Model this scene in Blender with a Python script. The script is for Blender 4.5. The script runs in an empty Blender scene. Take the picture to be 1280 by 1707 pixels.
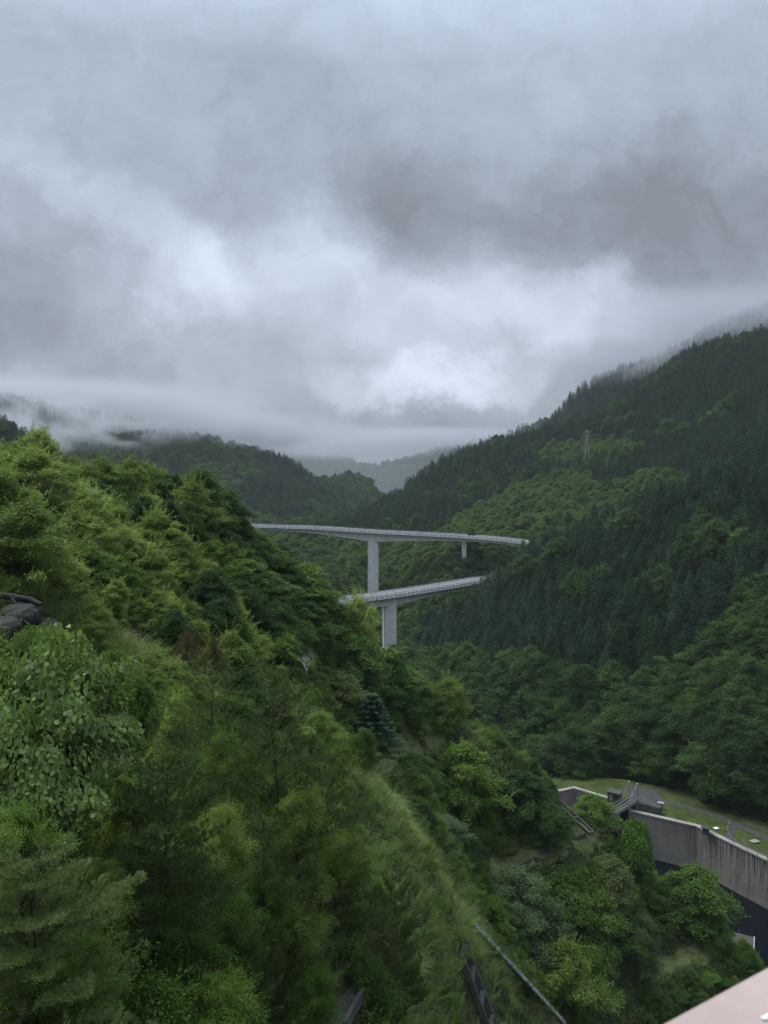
import bpy, math, random
FOG_ON = True
import numpy as np
from mathutils import Vector, Matrix
from mathutils.bvhtree import BVHTree

S = bpy.context.scene
COL = S.collection
RNG = np.random.default_rng(7)
F = 1233.0          # focal length of the photograph in its own pixels
HZ = 820.0          # row of the horizon in the photograph

def P(px, py, Y):
    """the point that lies Y metres ahead in the direction of photograph pixel (px, py)"""
    return ((px - 640.0) / F * Y, Y, -(py - HZ) / F * Y)

# ------------------------------------------------------------------ camera
cam_data = bpy.data.cameras.new('camera')
cam = bpy.data.objects.new('camera', cam_data); COL.objects.link(cam)
cam.rotation_euler = (math.radians(90), 0, 0)
cam_data.sensor_fit = 'VERTICAL'; cam_data.sensor_height = 36.0; cam_data.lens = 26.0
cam_data.shift_y = -(853.5 - HZ) / 1707.0
cam_data.clip_start = 0.05; cam_data.clip_end = 20000
cam_data.dof.use_dof = True; cam_data.dof.focus_distance = 120; cam_data.dof.aperture_fstop = 8.0
S.camera = cam

# ------------------------------------------------------------------ render / exposure
S.view_settings.view_transform = 'Standard'; S.view_settings.look = 'None'
S.view_settings.exposure = 0.35; S.view_settings.gamma = 1.0
S.cycles.max_bounces = 5; S.cycles.diffuse_bounces = 2; S.cycles.glossy_bounces = 1
S.cycles.transmission_bounces = 2; S.cycles.volume_bounces = 1; S.cycles.transparent_max_bounces = 6
S.cycles.volume_step_rate = 1.0; S.cycles.volume_max_steps = 128
S.cycles.use_denoising = True; S.cycles.filter_width = 1.1
S.cycles.use_adaptive_sampling = False

# ------------------------------------------------------------------ node helper
class NT:
    def __init__(s, tree): s.t = tree; s.t.nodes.clear()
    def n(s, kind, **kw):
        nd = s.t.nodes.new(kind)
        for k, v in kw.items():
            if k.startswith('i_'):
                key = k[2:]
                key = int(key) if key.isdigit() else key.replace('_', ' ')
                nd.inputs[key].default_value = v
            else: setattr(nd, k, v)
        return nd
    def l(s, a, b): s.t.links.new(a, b)
    def math(s, op, a, b=None, c=None, clamp=False):
        nd = s.t.nodes.new('ShaderNodeMath'); nd.operation = op; nd.use_clamp = clamp
        for i, v in enumerate((a, b, c)):
            if v is None: continue
            if isinstance(v, (int, float)): nd.inputs[i].default_value = v
            else: s.l(v, nd.inputs[i])
        return nd.outputs[0]
    def mix(s, fac, a, b, blend='MIX'):
        nd = s.t.nodes.new('ShaderNodeMix'); nd.data_type = 'RGBA'; nd.blend_type = blend
        for i, v in ((0, fac), (6, a), (7, b)):
            if isinstance(v, (int, float)): nd.inputs[i].default_value = v
            elif isinstance(v, tuple): nd.inputs[i].default_value = (*v, 1) if len(v) == 3 else v
            else: s.l(v, nd.inputs[i])
        return nd.outputs[2]
    def noise(s, vec, scale, detail=4, rough=.55, dist=0.0):
        nd = s.n('ShaderNodeTexNoise', i_Scale=scale, i_Detail=detail, i_Roughness=rough, i_Distortion=dist)
        if vec is not None: s.l(vec, nd.inputs['Vector'])
        return nd
    def ramp(s, fac, stops):
        nd = s.t.nodes.new('ShaderNodeValToRGB')
        e = nd.color_ramp.elements
        while len(e) < len(stops): e.new(0.5)
        for el, (p, c) in zip(e, stops):
            el.position = p; el.color = (*c, 1) if len(c) == 3 else c
        s.l(fac, nd.inputs[0]); return nd.outputs[0]
    def maprange(s, v, a, b, c, d, smooth=False):
        nd = s.t.nodes.new('ShaderNodeMapRange')
        if smooth: nd.interpolation_type = 'SMOOTHERSTEP'
        s.l(v, nd.inputs[0])
        for i, x in enumerate((a, b, c, d)): nd.inputs[i + 1].default_value = x
        return nd.outputs[0]

# ------------------------------------------------------------------ world: overcast sky
SUN_EL, SUN_AZ = math.radians(58), math.radians(-62)     # azimuth from +Y towards +X
W = bpy.data.worlds.new('World'); S.world = W; W.use_nodes = True
w = NT(W.node_tree)
sky = w.n('ShaderNodeTexSky'); sky.sky_type = 'NISHITA'; sky.sun_disc = False
sky.sun_elevation = SUN_EL; sky.sun_rotation = SUN_AZ
tc = w.n('ShaderNodeTexCoord'); sep = w.n('ShaderNodeSeparateXYZ'); w.l(tc.outputs['Generated'], sep.inputs[0])
X, Yd, Z = sep.outputs
ym = w.math('MAXIMUM', Yd, 0.22)
u = w.math('DIVIDE', X, ym); v = w.math('DIVIDE', Z, ym)
uv = w.n('ShaderNodeCombineXYZ'); w.l(u, uv.inputs[0]); w.l(v, uv.inputs[1])
# cloud layers as seen from below: direction projected on a high plane
zp = w.math('ADD', w.math('MAXIMUM', Z, 0.0), 0.45)
cp = w.n('ShaderNodeCombineXYZ'); w.l(w.math('DIVIDE', X, zp), cp.inputs[0]); w.l(w.math('DIVIDE', Yd, zp), cp.inputs[1])
warp = w.noise(uv.outputs[0], 4.0, 8, .62)
wv = w.n('ShaderNodeVectorMath', operation='SUBTRACT'); w.l(warp.outputs['Color'], wv.inputs[0]); wv.inputs[1].default_value = (.5, .5, .5)
ws = w.n('ShaderNodeVectorMath', operation='SCALE'); w.l(wv.outputs[0], ws.inputs[0]); ws.inputs['Scale'].default_value = 0.30
wu = w.n('ShaderNodeVectorMath', operation='ADD'); w.l(uv.outputs[0], wu.inputs[0]); w.l(ws.outputs[0], wu.inputs[1])
def blob(px, py, sx, sy, amp, rot=0):
    sub = w.n('ShaderNodeVectorMath', operation='SUBTRACT'); w.l(wu.outputs[0], sub.inputs[0])
    sub.inputs[1].default_value = ((px - 640) / F, -(py - HZ) / F, 0)
    m = w.n('ShaderNodeMapping', vector_type='TEXTURE'); w.l(sub.outputs[0], m.inputs['Vector'])
    m.inputs['Rotation'].default_value = (0, 0, math.radians(rot)); m.inputs['Scale'].default_value = (sx / F, sy / F, 1)
    fl = w.n('ShaderNodeVectorMath', operation='MULTIPLY'); w.l(m.outputs[0], fl.inputs[0]); fl.inputs[1].default_value = (1, 1, 0)
    ln = w.n('ShaderNodeVectorMath', operation='LENGTH'); w.l(fl.outputs[0], ln.inputs[0])
    return w.maprange(ln.outputs['Value'], 0.0, 1.9, amp, 0.0, True)
BLOBS = [(-40, 60, 420, 260, .03), (330, 250, 280, 190, -.05), (1180, 60, 360, 190, .04), (560, 110, 200, 160, -.02), (860, 225, 190, 60, .05, 10),
         (190, 375, 200, 46, .10, -40), (330, 485, 95, 62, .13, -30), (545, 400, 100, 75, .13, 20), (560, 490, 360, 85, .17),
         (10, 500, 250, 130, -.12), (170, 560, 210, 80, -.08), (-260, 480, 260, 260, -.05),
         (960, 360, 430, 150, -.15, 4), (1260, 330, 300, 190, -.04), (655, 355, 80, 120, -.09), (1240, 500, 260, 110, -.07),
         (930, 530, 190, 55, .15, -8), (985, 575, 70, 30, .10), (690, 628, 150, 32, .30, 4), (790, 560, 160, 60, .06), (430, 590, 260, 60, -.03),
         (560, 720, 500, 80, -.10), (1120, 640, 240, 90, -.10), (640, 850, 1400, 130, -.06), (200, 690, 200, 40, .03)]
acc = None
for b in BLOBS:
    o = blob(*b); acc = o if acc is None else w.math('ADD', acc, o)
n1 = w.noise(wu.outputs[0], 2.3, 7, .55, .5); n2 = w.noise(wu.outputs[0], 7.0, 7, .62, .5)
n3 = w.noise(cp.outputs[0], 1.6, 6, .6, .2)
nn = w.math('ADD', w.math('MULTIPLY', w.math('SUBTRACT', n1.outputs[0], .5), .22), w.math('MULTIPLY', w.math('SUBTRACT', n2.outputs[0], .5), .21))
n4 = w.noise(wu.outputs[0], 17.0, 6, .65, .4); nn = w.math('ADD', nn, w.math('MULTIPLY', w.math('SUBTRACT', n4.outputs[0], .5), .10))
nn = w.math('ADD', nn, w.math('MULTIPLY', w.math('SUBTRACT', n3.outputs[0], .5), .10))
lum = w.math('ADD', w.math('ADD', acc, 0.385), nn)
lum = w.math('MAXIMUM', lum, 0.19)
zen = w.maprange(Z, 0.5, 0.95, 1.0, 3.8)          # an overcast sky is brightest overhead
lum = w.math('MULTIPLY', lum, zen)
tint = w.mix(w.maprange(Z, 0.10, 0.5, 0, 1), (0.955, 1.03, 1.20), (0.87, 1.04, 1.25))
tint = w.mix(w.maprange(lum, .20, .33, 1, 0), tint, (.925, 1.015, 1.17))
cl = w.n('ShaderNodeVectorMath', operation='SCALE'); w.l(tint, cl.inputs[0]); w.l(lum, cl.inputs['Scale'])
ns = w.n('ShaderNodeVectorMath', operation='SCALE'); w.l(sky.outputs[0], ns.inputs[0]); ns.inputs['Scale'].default_value = 0.10
skymix = w.mix(0.95, ns.outputs[0], cl.outputs[0])
bg = w.n('ShaderNodeBackground', i_Strength=1.0); w.l(skymix, bg.inputs[0])
wo = w.n('ShaderNodeOutputWorld'); w.l(bg.outputs[0], wo.inputs['Surface'])

sun_data = bpy.data.lights.new('sun', 'SUN'); sun_data.energy = 2.0; sun_data.angle = math.radians(24); sun_data.color = (1.0, .96, .88)
sun = bpy.data.objects.new('sun', sun_data); COL.objects.link(sun)
sd = Vector((math.sin(SUN_AZ) * math.cos(SUN_EL), math.cos(SUN_AZ) * math.cos(SUN_EL), math.sin(SUN_EL)))
sun.rotation_euler = sd.to_track_quat('Z', 'Y').to_euler()

# ------------------------------------------------------------------ materials
def principled(name, build, rough=.8, spec=.3, bump=None):
    m = bpy.data.materials.new(name); m.use_nodes = True; t = NT(m.node_tree)
    p = t.n('ShaderNodeBsdfPrincipled', i_Roughness=rough); p.inputs['Specular IOR Level'].default_value = spec
    c = build(t)
    if isinstance(c, tuple): p.inputs['Base Color'].default_value = (*c, 1)
    else: t.l(c, p.inputs['Base Color'])
    if bump:
        h, strength, dist = bump(t)
        b = t.n('ShaderNodeBump', i_Strength=strength, i_Distance=dist); t.l(h, b.inputs['Height']); t.l(b.outputs[0], p.inputs['Normal'])
    o = t.n('ShaderNodeOutputMaterial'); t.l(p.outputs[0], o.inputs[0]); return m

def pos(t): return t.n('ShaderNodeNewGeometry').outputs['Position']

def leaf_mat(name, dark, mid, light, alt=None, alt_amount=0.0, transl=.30, gloss=.13, rough=.5, patch=.02):
    """foliage: colour from the leaf's own tint, the plant's own random and a slow change over the hillside"""
    m = bpy.data.materials.new(name); m.use_nodes = True; t = NT(m.node_tree)
    a = t.n('ShaderNodeAttribute', attribute_name='tint'); oi = t.n('ShaderNodeObjectInfo')
    nz = t.noise(oi.outputs['Location'], patch, 3, .6)
    f = t.math('ADD', t.math('MULTIPLY', a.outputs['Fac'], .50), t.math('MULTIPLY', oi.outputs['Random'], .42))
    f = t.math('ADD', f, t.math('MULTIPLY', t.math('SUBTRACT', nz.outputs[0], .5), .55), clamp=True)
    c = t.ramp(f, [(0.0, dark), (.45, mid), (1.0, light)])
    if alt:
        r2 = t.math('FRACT', t.math('MULTIPLY', oi.outputs['Random'], 17.3))
        c = t.mix(t.math('MULTIPLY', t.math('GREATER_THAN', r2, 1 - alt_amount), .75), c, alt)
    p = t.n('ShaderNodeBsdfPrincipled', i_Roughness=rough); p.inputs['Specular IOR Level'].default_value = gloss
    t.l(c, p.inputs['Base Color'])
    tr = t.n('ShaderNodeBsdfTranslucent'); tc2 = t.mix(1.0, c, (1.25, 1.35, .7), 'MULTIPLY'); t.l(tc2, tr.inputs[0])
    mx = t.n('ShaderNodeMixShader', i_0=transl); t.l(p.outputs[0], mx.inputs[1]); t.l(tr.outputs[0], mx.inputs[2])
    o = t.n('ShaderNodeOutputMaterial'); t.l(mx.outputs[0], o.inputs[0]); return m

M = {}
G = 1.0
M['bark'] = principled('bark', lambda t: t.ramp(t.noise(pos(t), 6, 5).outputs[0], [(.3, (.035, .028, .022)), (.7, (.10, .085, .07))]), .9, .1)
M['pale_bark'] = principled('pale_bark', lambda t: t.ramp(t.noise(pos(t), 9, 4).outputs[0], [(.3, (.22, .21, .19)), (.7, (.42, .40, .37))]), .85, .1)
M['dead_twig'] = principled('dead_twig', lambda t: t.ramp(t.noise(pos(t), 9, 4).outputs[0], [(.3, (.10, .09, .08)), (.7, (.24, .22, .20))]), .9, .1)
M['leaf_yellow'] = leaf_mat('leaf_yellow', (.066, .102, .020), (.170, .245, .050), (.35, .42, .12), (.17, .195, .06), .08)
M['leaf_green'] = leaf_mat('leaf_green', (.032, .066, .012), (.088, .162, .027), (.20, .29, .052), (.11, .13, .045), .06)
M['leaf_dark'] = leaf_mat('leaf_dark', (.016, .038, .010), (.042, .092, .019), (.12, .19, .038), None, 0)
M['leaf_grey'] = leaf_mat('leaf_grey', (.040, .072, .026), (.085, .135, .050), (.17, .23, .10))
M['leaf_far'] = leaf_mat('leaf_far', (.016, .038, .012), (.043, .092, .023), (.115, .185, .042), (.07, .085, .032), .05, patch=.012)
M['leaf_valley'] = leaf_mat('leaf_valley', (.034, .070, .019), (.075, .138, .034), (.150, .225, .055), (.035, .07, .035), .15, patch=.015)
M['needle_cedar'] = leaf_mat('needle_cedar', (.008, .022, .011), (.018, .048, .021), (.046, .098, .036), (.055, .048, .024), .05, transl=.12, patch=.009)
M['needle_pine'] = leaf_mat('needle_pine', (.026, .042, .014), (.066, .098, .030), (.17, .22, .075), None, 0, transl=.2)
M['needle_blue'] = leaf_mat('needle_blue', (.015, .040, .019), (.034, .086, .040), (.075, .15, .072), None, 0, transl=.15)
M['kudzu'] = leaf_mat('kudzu', (.034, .070, .022), (.125, .195, .055), (.36, .44, .13), None, 0, transl=.35, gloss=.18, rough=.55)
M['vine_bright'] = leaf_mat('vine_bright', (.035, .085, .012), (.075, .165, .025), (.13, .235, .04), None, 0)
M['grass'] = leaf_mat('grass', (.080, .115, .026), (.19, .25, .07), (.38, .43, .19), (.18, .15, .09), .10, transl=.3, patch=.06)
M['weed'] = leaf_mat('weed', (.050, .080, .019), (.115, .170, .038), (.235, .30, .080), (.12, .10, .06), .12, patch=.05)
M['red_leaf'] = leaf_mat('red_leaf', (.055, .042, .020), (.10, .072, .036), (.15, .13, .06))
M['soil'] = principled('soil', lambda t: t.ramp(t.noise(pos(t), .7, 8, .65).outputs[0], [(.3, (.020, .022, .012)), (.5, (.035, .042, .018)), (.72, (.055, .065, .026))]), .95, .05,
                       bump=lambda t: (t.noise(pos(t), 3, 6).outputs[0], .6, .2))
M['terrace'] = principled('terrace', lambda t: t.ramp(t.noise(pos(t), .8, 9, .7).outputs[0], [(.3, (.06, .075, .025)), (.5, (.10, .115, .045)), (.7, (.15, .155, .075))]), .95, .05, bump=lambda t: (t.noise(pos(t), 5, 6).outputs[0], .8, .12))
M['forest_floor'] = principled('forest_floor', lambda t: t.ramp(t.noise(pos(t), .15, 8, .65).outputs[0], [(.3, (.010, .014, .007)), (.7, (.025, .035, .014))]), .95, .05)
def concrete(dark, light, sx=.6, sz=.12, streak=.5, streak_col=(.03, .03, .028)):
    def b(t):
        p = pos(t)
        mp = t.n('ShaderNodeMapping'); t.l(p, mp.inputs['Vector']); mp.inputs['Scale'].default_value = (sx, sx, sz)
        st = t.noise(mp.outputs[0], 2.2, 8, .7); bl = t.noise(p, .35, 6, .6); fine = t.noise(p, 5, 5, .7)
        c = t.mix(t.maprange(bl.outputs[0], .35, .68, 0, 1), dark, light)
        c = t.mix(t.math('MULTIPLY', t.maprange(st.outputs[0], .50, .66, 0, 1), streak), c, streak_col)
        return t.mix(t.maprange(fine.outputs[0], .3, .7, 0, .25), c, tuple(x * .55 for x in dark))
    return b
M['bridge_concrete'] = principled('bridge_concrete', concrete((.54, .535, .52), (.68, .675, .66), 1.2, .06, .25, (.25, .26, .27)), .85, .2)
M['bridge_rail'] = principled('bridge_rail', lambda t: (.16, .165, .17), .6, .4)
M['bridge_asphalt'] = principled('bridge_asphalt', lambda t: (.18, .185, .19), .7, .4)
def wall_col(t):
    p = pos(t)
    m1 = t.n('ShaderNodeMapping'); t.l(p, m1.inputs['Vector']); m1.inputs['Scale'].default_value = (1.1, 1.1, .07)
    st = t.noise(m1.outputs[0], 1.5, 8, .72)
    m2 = t.n('ShaderNodeMapping'); t.l(p, m2.inputs['Vector']); m2.inputs['Scale'].default_value = (1.6, 1.6, .10)
    wt = t.noise(m2.outputs[0], 2.1, 8, .75, .3)
    big = t.noise(p, .09, 6, .6); fine = t.noise(p, 3.5, 6, .7)
    c = t.mix(t.maprange(big.outputs[0], .35, .65, 0, 1), (.17, .152, .138), (.25, .23, .21))
    sx = t.n('ShaderNodeSeparateXYZ'); t.l(p, sx.inputs[0])
    top = t.maprange(sx.outputs[2], -79, -69.2, .15, 1.0)
    east = t.maprange(sx.outputs[0], 60, 68, .14, 1.0)
    c = t.mix(t.math('MULTIPLY', t.math('MULTIPLY', t.maprange(st.outputs[0], .45, .57, 0, 1.0), top), east), c, (.018, .017, .016))
    c = t.mix(t.math('MULTIPLY', t.maprange(wt.outputs[0], .52, .66, 0, .8), east), c, (.33, .32, .31))
    c = t.mix(t.maprange(fine.outputs[0], .35, .75, 0, .45), c, (.05, .045, .04))
    hl = t.math('LESS_THAN', t.math('FRACT', t.math('MULTIPLY', t.math('ADD', sx.outputs[2], 100.0), .52)), .03)
    return t.mix(t.math('MULTIPLY', hl, .35), c, (.05, .045, .04))
M['basin_wall'] = principled('basin_wall', wall_col, .85, .25, bump=lambda t: (t.noise(pos(t), 2.5, 7, .7).outputs[0], .35, .08))
M['coping'] = principled('coping', concrete((.24, .215, .19), (.38, .35, .32), 1.5, 1.5, .6, (.10, .085, .07)), .85, .2)
M['dark_concrete'] = principled('dark_concrete', concrete((.045, .042, .038), (.095, .09, .082), 1, .3, .5, (.02, .022, .014)), .85, .3)
M['grey_concrete'] = principled('grey_concrete', concrete((.20, .20, .19), (.34, .34, .33), 1, .2, .5, (.06, .06, .055)), .85, .3)
M['path'] = principled('path', lambda t: t.ramp(t.noise(pos(t), 1.2, 7).outputs[0], [(.3, (.038, .038, .038)), (.7, (.075, .075, .072))]), .75, .3)
M['lawn'] = principled('lawn', lambda t: t.ramp(t.noise(pos(t), .30, 9, .7).outputs[0], [(.3, (.028, .042, .012)), (.5, (.055, .075, .020)), (.72, (.095, .10, .035))]), .9, .1,
                       bump=lambda t: (t.noise(pos(t), 8, 5).outputs[0], .8, .15))
M['metal'] = principled('metal', lambda t: (.17, .17, .17), .5, .5)
M['pylon_paint'] = principled('pylon_paint', lambda t: (.24, .21, .21), .5, .4)
M['post_white'] = principled('post_white', lambda t: (.52, .50, .47), .6, .3)
M['white_paint'] = principled('white_paint', lambda t: (.75, .76, .76), .5, .3)
M['car_paint'] = principled('car_paint', lambda t: (.012, .013, .015), .3, .5)
M['glass'] = principled('glass', lambda t: (.02, .025, .03), .1, .6)
M['rail_paint'] = principled('rail_paint', lambda t: t.ramp(t.noise(pos(t), 14, 6, .6).outputs[0], [(.35, (.37, .285, .26)), (.65, (.43, .335, .305))]), .5, .4,
                             bump=lambda t: (t.noise(pos(t), 90, 4).outputs[0], .15, .002))
M['gutter'] = principled('gutter', lambda t: t.mix(t.maprange(t.noise(pos(t), 1.3, 8, .75).outputs[0], .44, .6, 0, 1), (.40, .47, .45), (.08, .105, .06)), .6, .4)
M['rock'] = principled('rock', lambda t: t.ramp(t.noise(pos(t), 1.6, 9, .7).outputs[0], [(.35, (.010, .009, .009)), (.6, (.028, .026, .024)), (.80, (.12, .12, .115))]), .7, .35,
                       bump=lambda t: (t.noise(pos(t), 4, 8, .7).outputs[0], .8, .12))
M['pine_bark'] = principled('pine_bark', lambda t: (.022, .018, .015), .9, .1)
wm = bpy.data.materials.new('water'); wm.use_nodes = True; t = NT(wm.node_tree)
p_ = t.n('ShaderNodeBsdfPrincipled', i_Roughness=.06); p_.inputs['Base Color'].default_value = (.003, .0055, .008, 1); p_.inputs['Specular IOR Level'].default_value = .18
b_ = t.n('ShaderNodeBump', i_Strength=.12, i_Distance=.08); t.l(t.noise(pos(t), 1.4, 5).outputs[0], b_.inputs['Height']); t.l(b_.outputs[0], p_.inputs['Normal'])
o_ = t.n('ShaderNodeOutputMaterial'); t.l(p_.outputs[0], o_.inputs[0]); M['water'] = wm

# ------------------------------------------------------------------ mesh helpers
def mesh_np(name, V, Q, mat, tint=None, smooth=False):
    """a mesh from numpy verts (n,3) and quads or tris (m,k)"""
    V = np.ascontiguousarray(V, dtype=np.float32); Q = np.ascontiguousarray(Q, dtype=np.int32)
    me = bpy.data.meshes.new(name); k = Q.shape[1]; m = Q.shape[0]
    me.vertices.add(len(V)); me.vertices.foreach_set('co', V.ravel())
    me.loops.add(m * k); me.loops.foreach_set('vertex_index', Q.ravel())
    me.polygons.add(m); me.polygons.foreach_set('loop_start', np.arange(0, m * k, k, dtype=np.int32))
    if smooth: me.polygons.foreach_set('use_smooth', np.ones(m, dtype=bool))
    if tint is not None:
        at = me.attributes.new('tint', 'FLOAT', 'FACE'); at.data.foreach_set('value', np.ascontiguousarray(tint, dtype=np.float32))
    me.update(calc_edges=True); me.materials.append(mat); return me

def link(name, me, parent=None):
    o = bpy.data.objects.new(name, me); COL.objects.link(o)
    if parent is not None: o.parent = parent
    return o
def tag(o, label, cat, group=None):
    o['label'] = label; o['category'] = cat
    if group: o['group'] = group
    return o
def root(name, loc, label, cat, group=None, rz=0):
    o = bpy.data.objects.new(name, None); COL.objects.link(o); o.location = loc; o.rotation_euler = (0, 0, rz); o.empty_display_size = .5
    return tag(o, label, cat, group)
def struct(o): o['kind'] = 'structure'; return o
def stuff(o): o['kind'] = 'stuff'; return o

class MB:
    """collects quads for one mesh"""
    def __init__(s): s.v = []; s.f = []
    def add(s, vs, fs):
        b = len(s.v); s.v += [tuple(map(float, q)) for q in vs]; s.f += [tuple(i + b for i in f) for f in fs]
    def box(s, c, size, rz=0, rx=0, ry=0):
        mt = Matrix.Rotation(rz, 3, 'Z') @ Matrix.Rotation(ry, 3, 'Y') @ Matrix.Rotation(rx, 3, 'X'); c = Vector(c)
        vs = [c + mt @ Vector((x * size[0] / 2, y * size[1] / 2, z * size[2] / 2)) for x in (-1, 1) for y in (-1, 1) for z in (-1, 1)]
        s.add(vs, [(0, 1, 3, 2), (4, 6, 7, 5), (0, 4, 5, 1), (2, 3, 7, 6), (0, 2, 6, 4), (1, 5, 7, 3)])
    def bar(s, a, b, wd, ht=None):
        a = Vector(a); b = Vector(b); d = (b - a); L = d.length; d.normalize()
        up = Vector((0, 0, 1)) if abs(d.z) < .95 else Vector((1, 0, 0))
        sx = d.cross(up).normalized(); sy = sx.cross(d).normalized(); ht = ht or wd
        vs = [q + sx * i * wd / 2 + sy * j * ht / 2 for q in (a, b) for i, j in ((-1, -1), (1, -1), (1, 1), (-1, 1))]
        s.add(vs, [(0, 3, 2, 1), (4, 5, 6, 7), (0, 1, 5, 4), (1, 2, 6, 5), (2, 3, 7, 6), (3, 0, 4, 7)])
    def tube(s, pts, rad, n=6):
        pts = [Vector(q) for q in pts]; rings = []
        for i, q in enumerate(pts):
            d = (pts[min(i + 1, len(pts) - 1)] - pts[max(i - 1, 0)]).normalized()
            up = Vector((0, 0, 1)) if abs(d.z) < .9 else Vector((1, 0, 0))
            a = d.cross(up).normalized(); b = a.cross(d)
            rings.append([q + (a * math.cos(6.2832 * k / n) + b * math.sin(6.2832 * k / n)) * rad[i] for k in range(n)])
        vs = [v for r in rings for v in r]
        fs = [(i * n + k, i * n + (k + 1) % n, (i + 1) * n + (k + 1) % n, (i + 1) * n + k) for i in range(len(pts) - 1) for k in range(n)]
        s.add(vs, fs)
        s.add([pts[-1]] + rings[-1], [(0, k + 1, (k + 1) % n + 1) for k in range(n)])
    def sweep(s, pts, sect, closed=True):
        """sweep a section of (side, up) points along a level path"""
        pts = [Vector(q) for q in pts]; m = len(sect); vs = []
        for i, q in enumerate(pts):
            d = (pts[min(i + 1, len(pts) - 1)] - pts[max(i - 1, 0)]); d.z = 0; d.normalize(); sd_ = Vector((d.y, -d.x, 0))
            sc = sect[i] if callable(getattr(sect, 'get', None)) else sect
            vs += [q + sd_ * a + Vector((0, 0, b)) for a, b in sc]
        fs = [(i * m + k, i * m + (k + 1) % m, (i + 1) * m + (k + 1) % m, (i + 1) * m + k) for i in range(len(pts) - 1) for k in range(m if closed else m - 1)]
        s.add(vs, fs)
        if closed: s.f.append(tuple(len(s.v) - len(vs) + k for k in range(m))); s.f.append(tuple(len(s.v) - m + k for k in reversed(range(m))))
    def build(s, name, mat, parent=None, smooth=False, bevel=0):
        me = bpy.data.meshes.new(name); me.from_pydata(s.v, [], s.f); me.validate(); me.update(); me.materials.append(mat)
        if smooth:
            for q in me.polygons: q.use_smooth = True
        o = link(name, me, parent)
        if bevel:
            b = o.modifiers.new('bevel', 'BEVEL'); b.width = bevel; b.segments = 2; b.limit_method = 'ANGLE'
        return o

def rbf(pts, smooth=0.0):
    pts = np.array(pts, float); xy = pts[:, :2]; z = pts[:, 2]; n = len(pts)
    d = np.sqrt(((xy[:, None] - xy[None]) ** 2).sum(-1)); A = np.zeros((n + 3, n + 3)); A[:n, :n] = -d + np.eye(n) * smooth
    A[:n, n] = 1; A[:n, n + 1:] = xy / 100; A[n, :n] = 1; A[n + 1:, :n] = xy.T / 100
    sol = np.linalg.lstsq(A, np.concatenate([z, np.zeros(3)]), rcond=None)[0]
    def f(x, y):
        x = np.asarray(x, float); y = np.asarray(y, float); sh = x.shape; q = np.stack([x.ravel(), y.ravel()], 1); out = np.empty(len(q))
        for i in range(0, len(q), 20000):
            k = q[i:i + 20000]; dd = np.sqrt(((k[:, None] - xy[None]) ** 2).sum(-1))
            out[i:i + 20000] = -dd @ sol[:n] + sol[n] + k @ sol[n + 1:] / 100
        return out.reshape(sh)
    return f
def vnoise(x, y, seed=0):
    """smooth 2-D value noise"""
    xi = np.floor(x).astype(int); yi = np.floor(y).astype(int); fx = x - xi; fy = y - yi
    fx = fx * fx * (3 - 2 * fx); fy = fy * fy * (3 - 2 * fy)
    def h(a, b):
        n = (a * 374761393 + b * 668265263 + seed * 974711) & 0x7fffffff; n = ((n ^ (n >> 13)) * 1274126177) & 0x7fffffff
        return ((n ^ (n >> 16)) & 0xffff) / 65535.0
    return (h(xi, yi) * (1 - fx) + h(xi + 1, yi) * fx) * (1 - fy) + (h(xi, yi + 1) * (1 - fx) + h(xi + 1, yi + 1) * fx) * fy - .5

class Terrain:
    def __init__(s, pts, x0, x1, y0, y1, step, noise=()):
        s.x0, s.y0, s.st = x0, y0, step
        xs = np.arange(x0, x1 + step, step); ys = np.arange(y0, y1 + step, step); s.nx, s.ny = len(xs), len(ys)
        gx, gy = np.meshgrid(xs, ys, indexing='ij'); z = rbf(pts)(gx, gy)
        for k, (wl, amp) in enumerate(noise): z = z + vnoise(gx / wl + 31.7 * k, gy / wl, k + 3) * 2 * amp
        s.gx, s.gy, s.z = gx, gy, z
    def H(s, x, y):
        x = np.asarray(x, float); y = np.asarray(y, float)
        a = np.clip((x - s.x0) / s.st, 0, s.nx - 1.001); b = np.clip((y - s.y0) / s.st, 0, s.ny - 1.001)
        i = a.astype(int); j = b.astype(int); fa = a - i; fb = b - j; z = s.z
        return (z[i, j] * (1 - fa) + z[i + 1, j] * fa) * (1 - fb) + (z[i, j + 1] * (1 - fa) + z[i + 1, j + 1] * fa) * fb
    def inside(s, x, y): return (x > s.x0) & (x < s.x0 + s.st * (s.nx - 1)) & (y > s.y0) & (y < s.y0 + s.st * (s.ny - 1))
    def geo(s):
        V = np.stack([s.gx, s.gy, s.z], -1).reshape(-1, 3); i, j = np.meshgrid(np.arange(s.nx - 1), np.arange(s.ny - 1), indexing='ij')
        a = (i * s.ny + j).ravel(); Q = np.stack([a, a + s.ny, a + s.ny + 1, a + 1], 1); return V, Q
    def build(s, name, mat): V, Q = s.geo(); return struct(link(name, mesh_np(name, V, Q, mat, smooth=True)))
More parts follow.
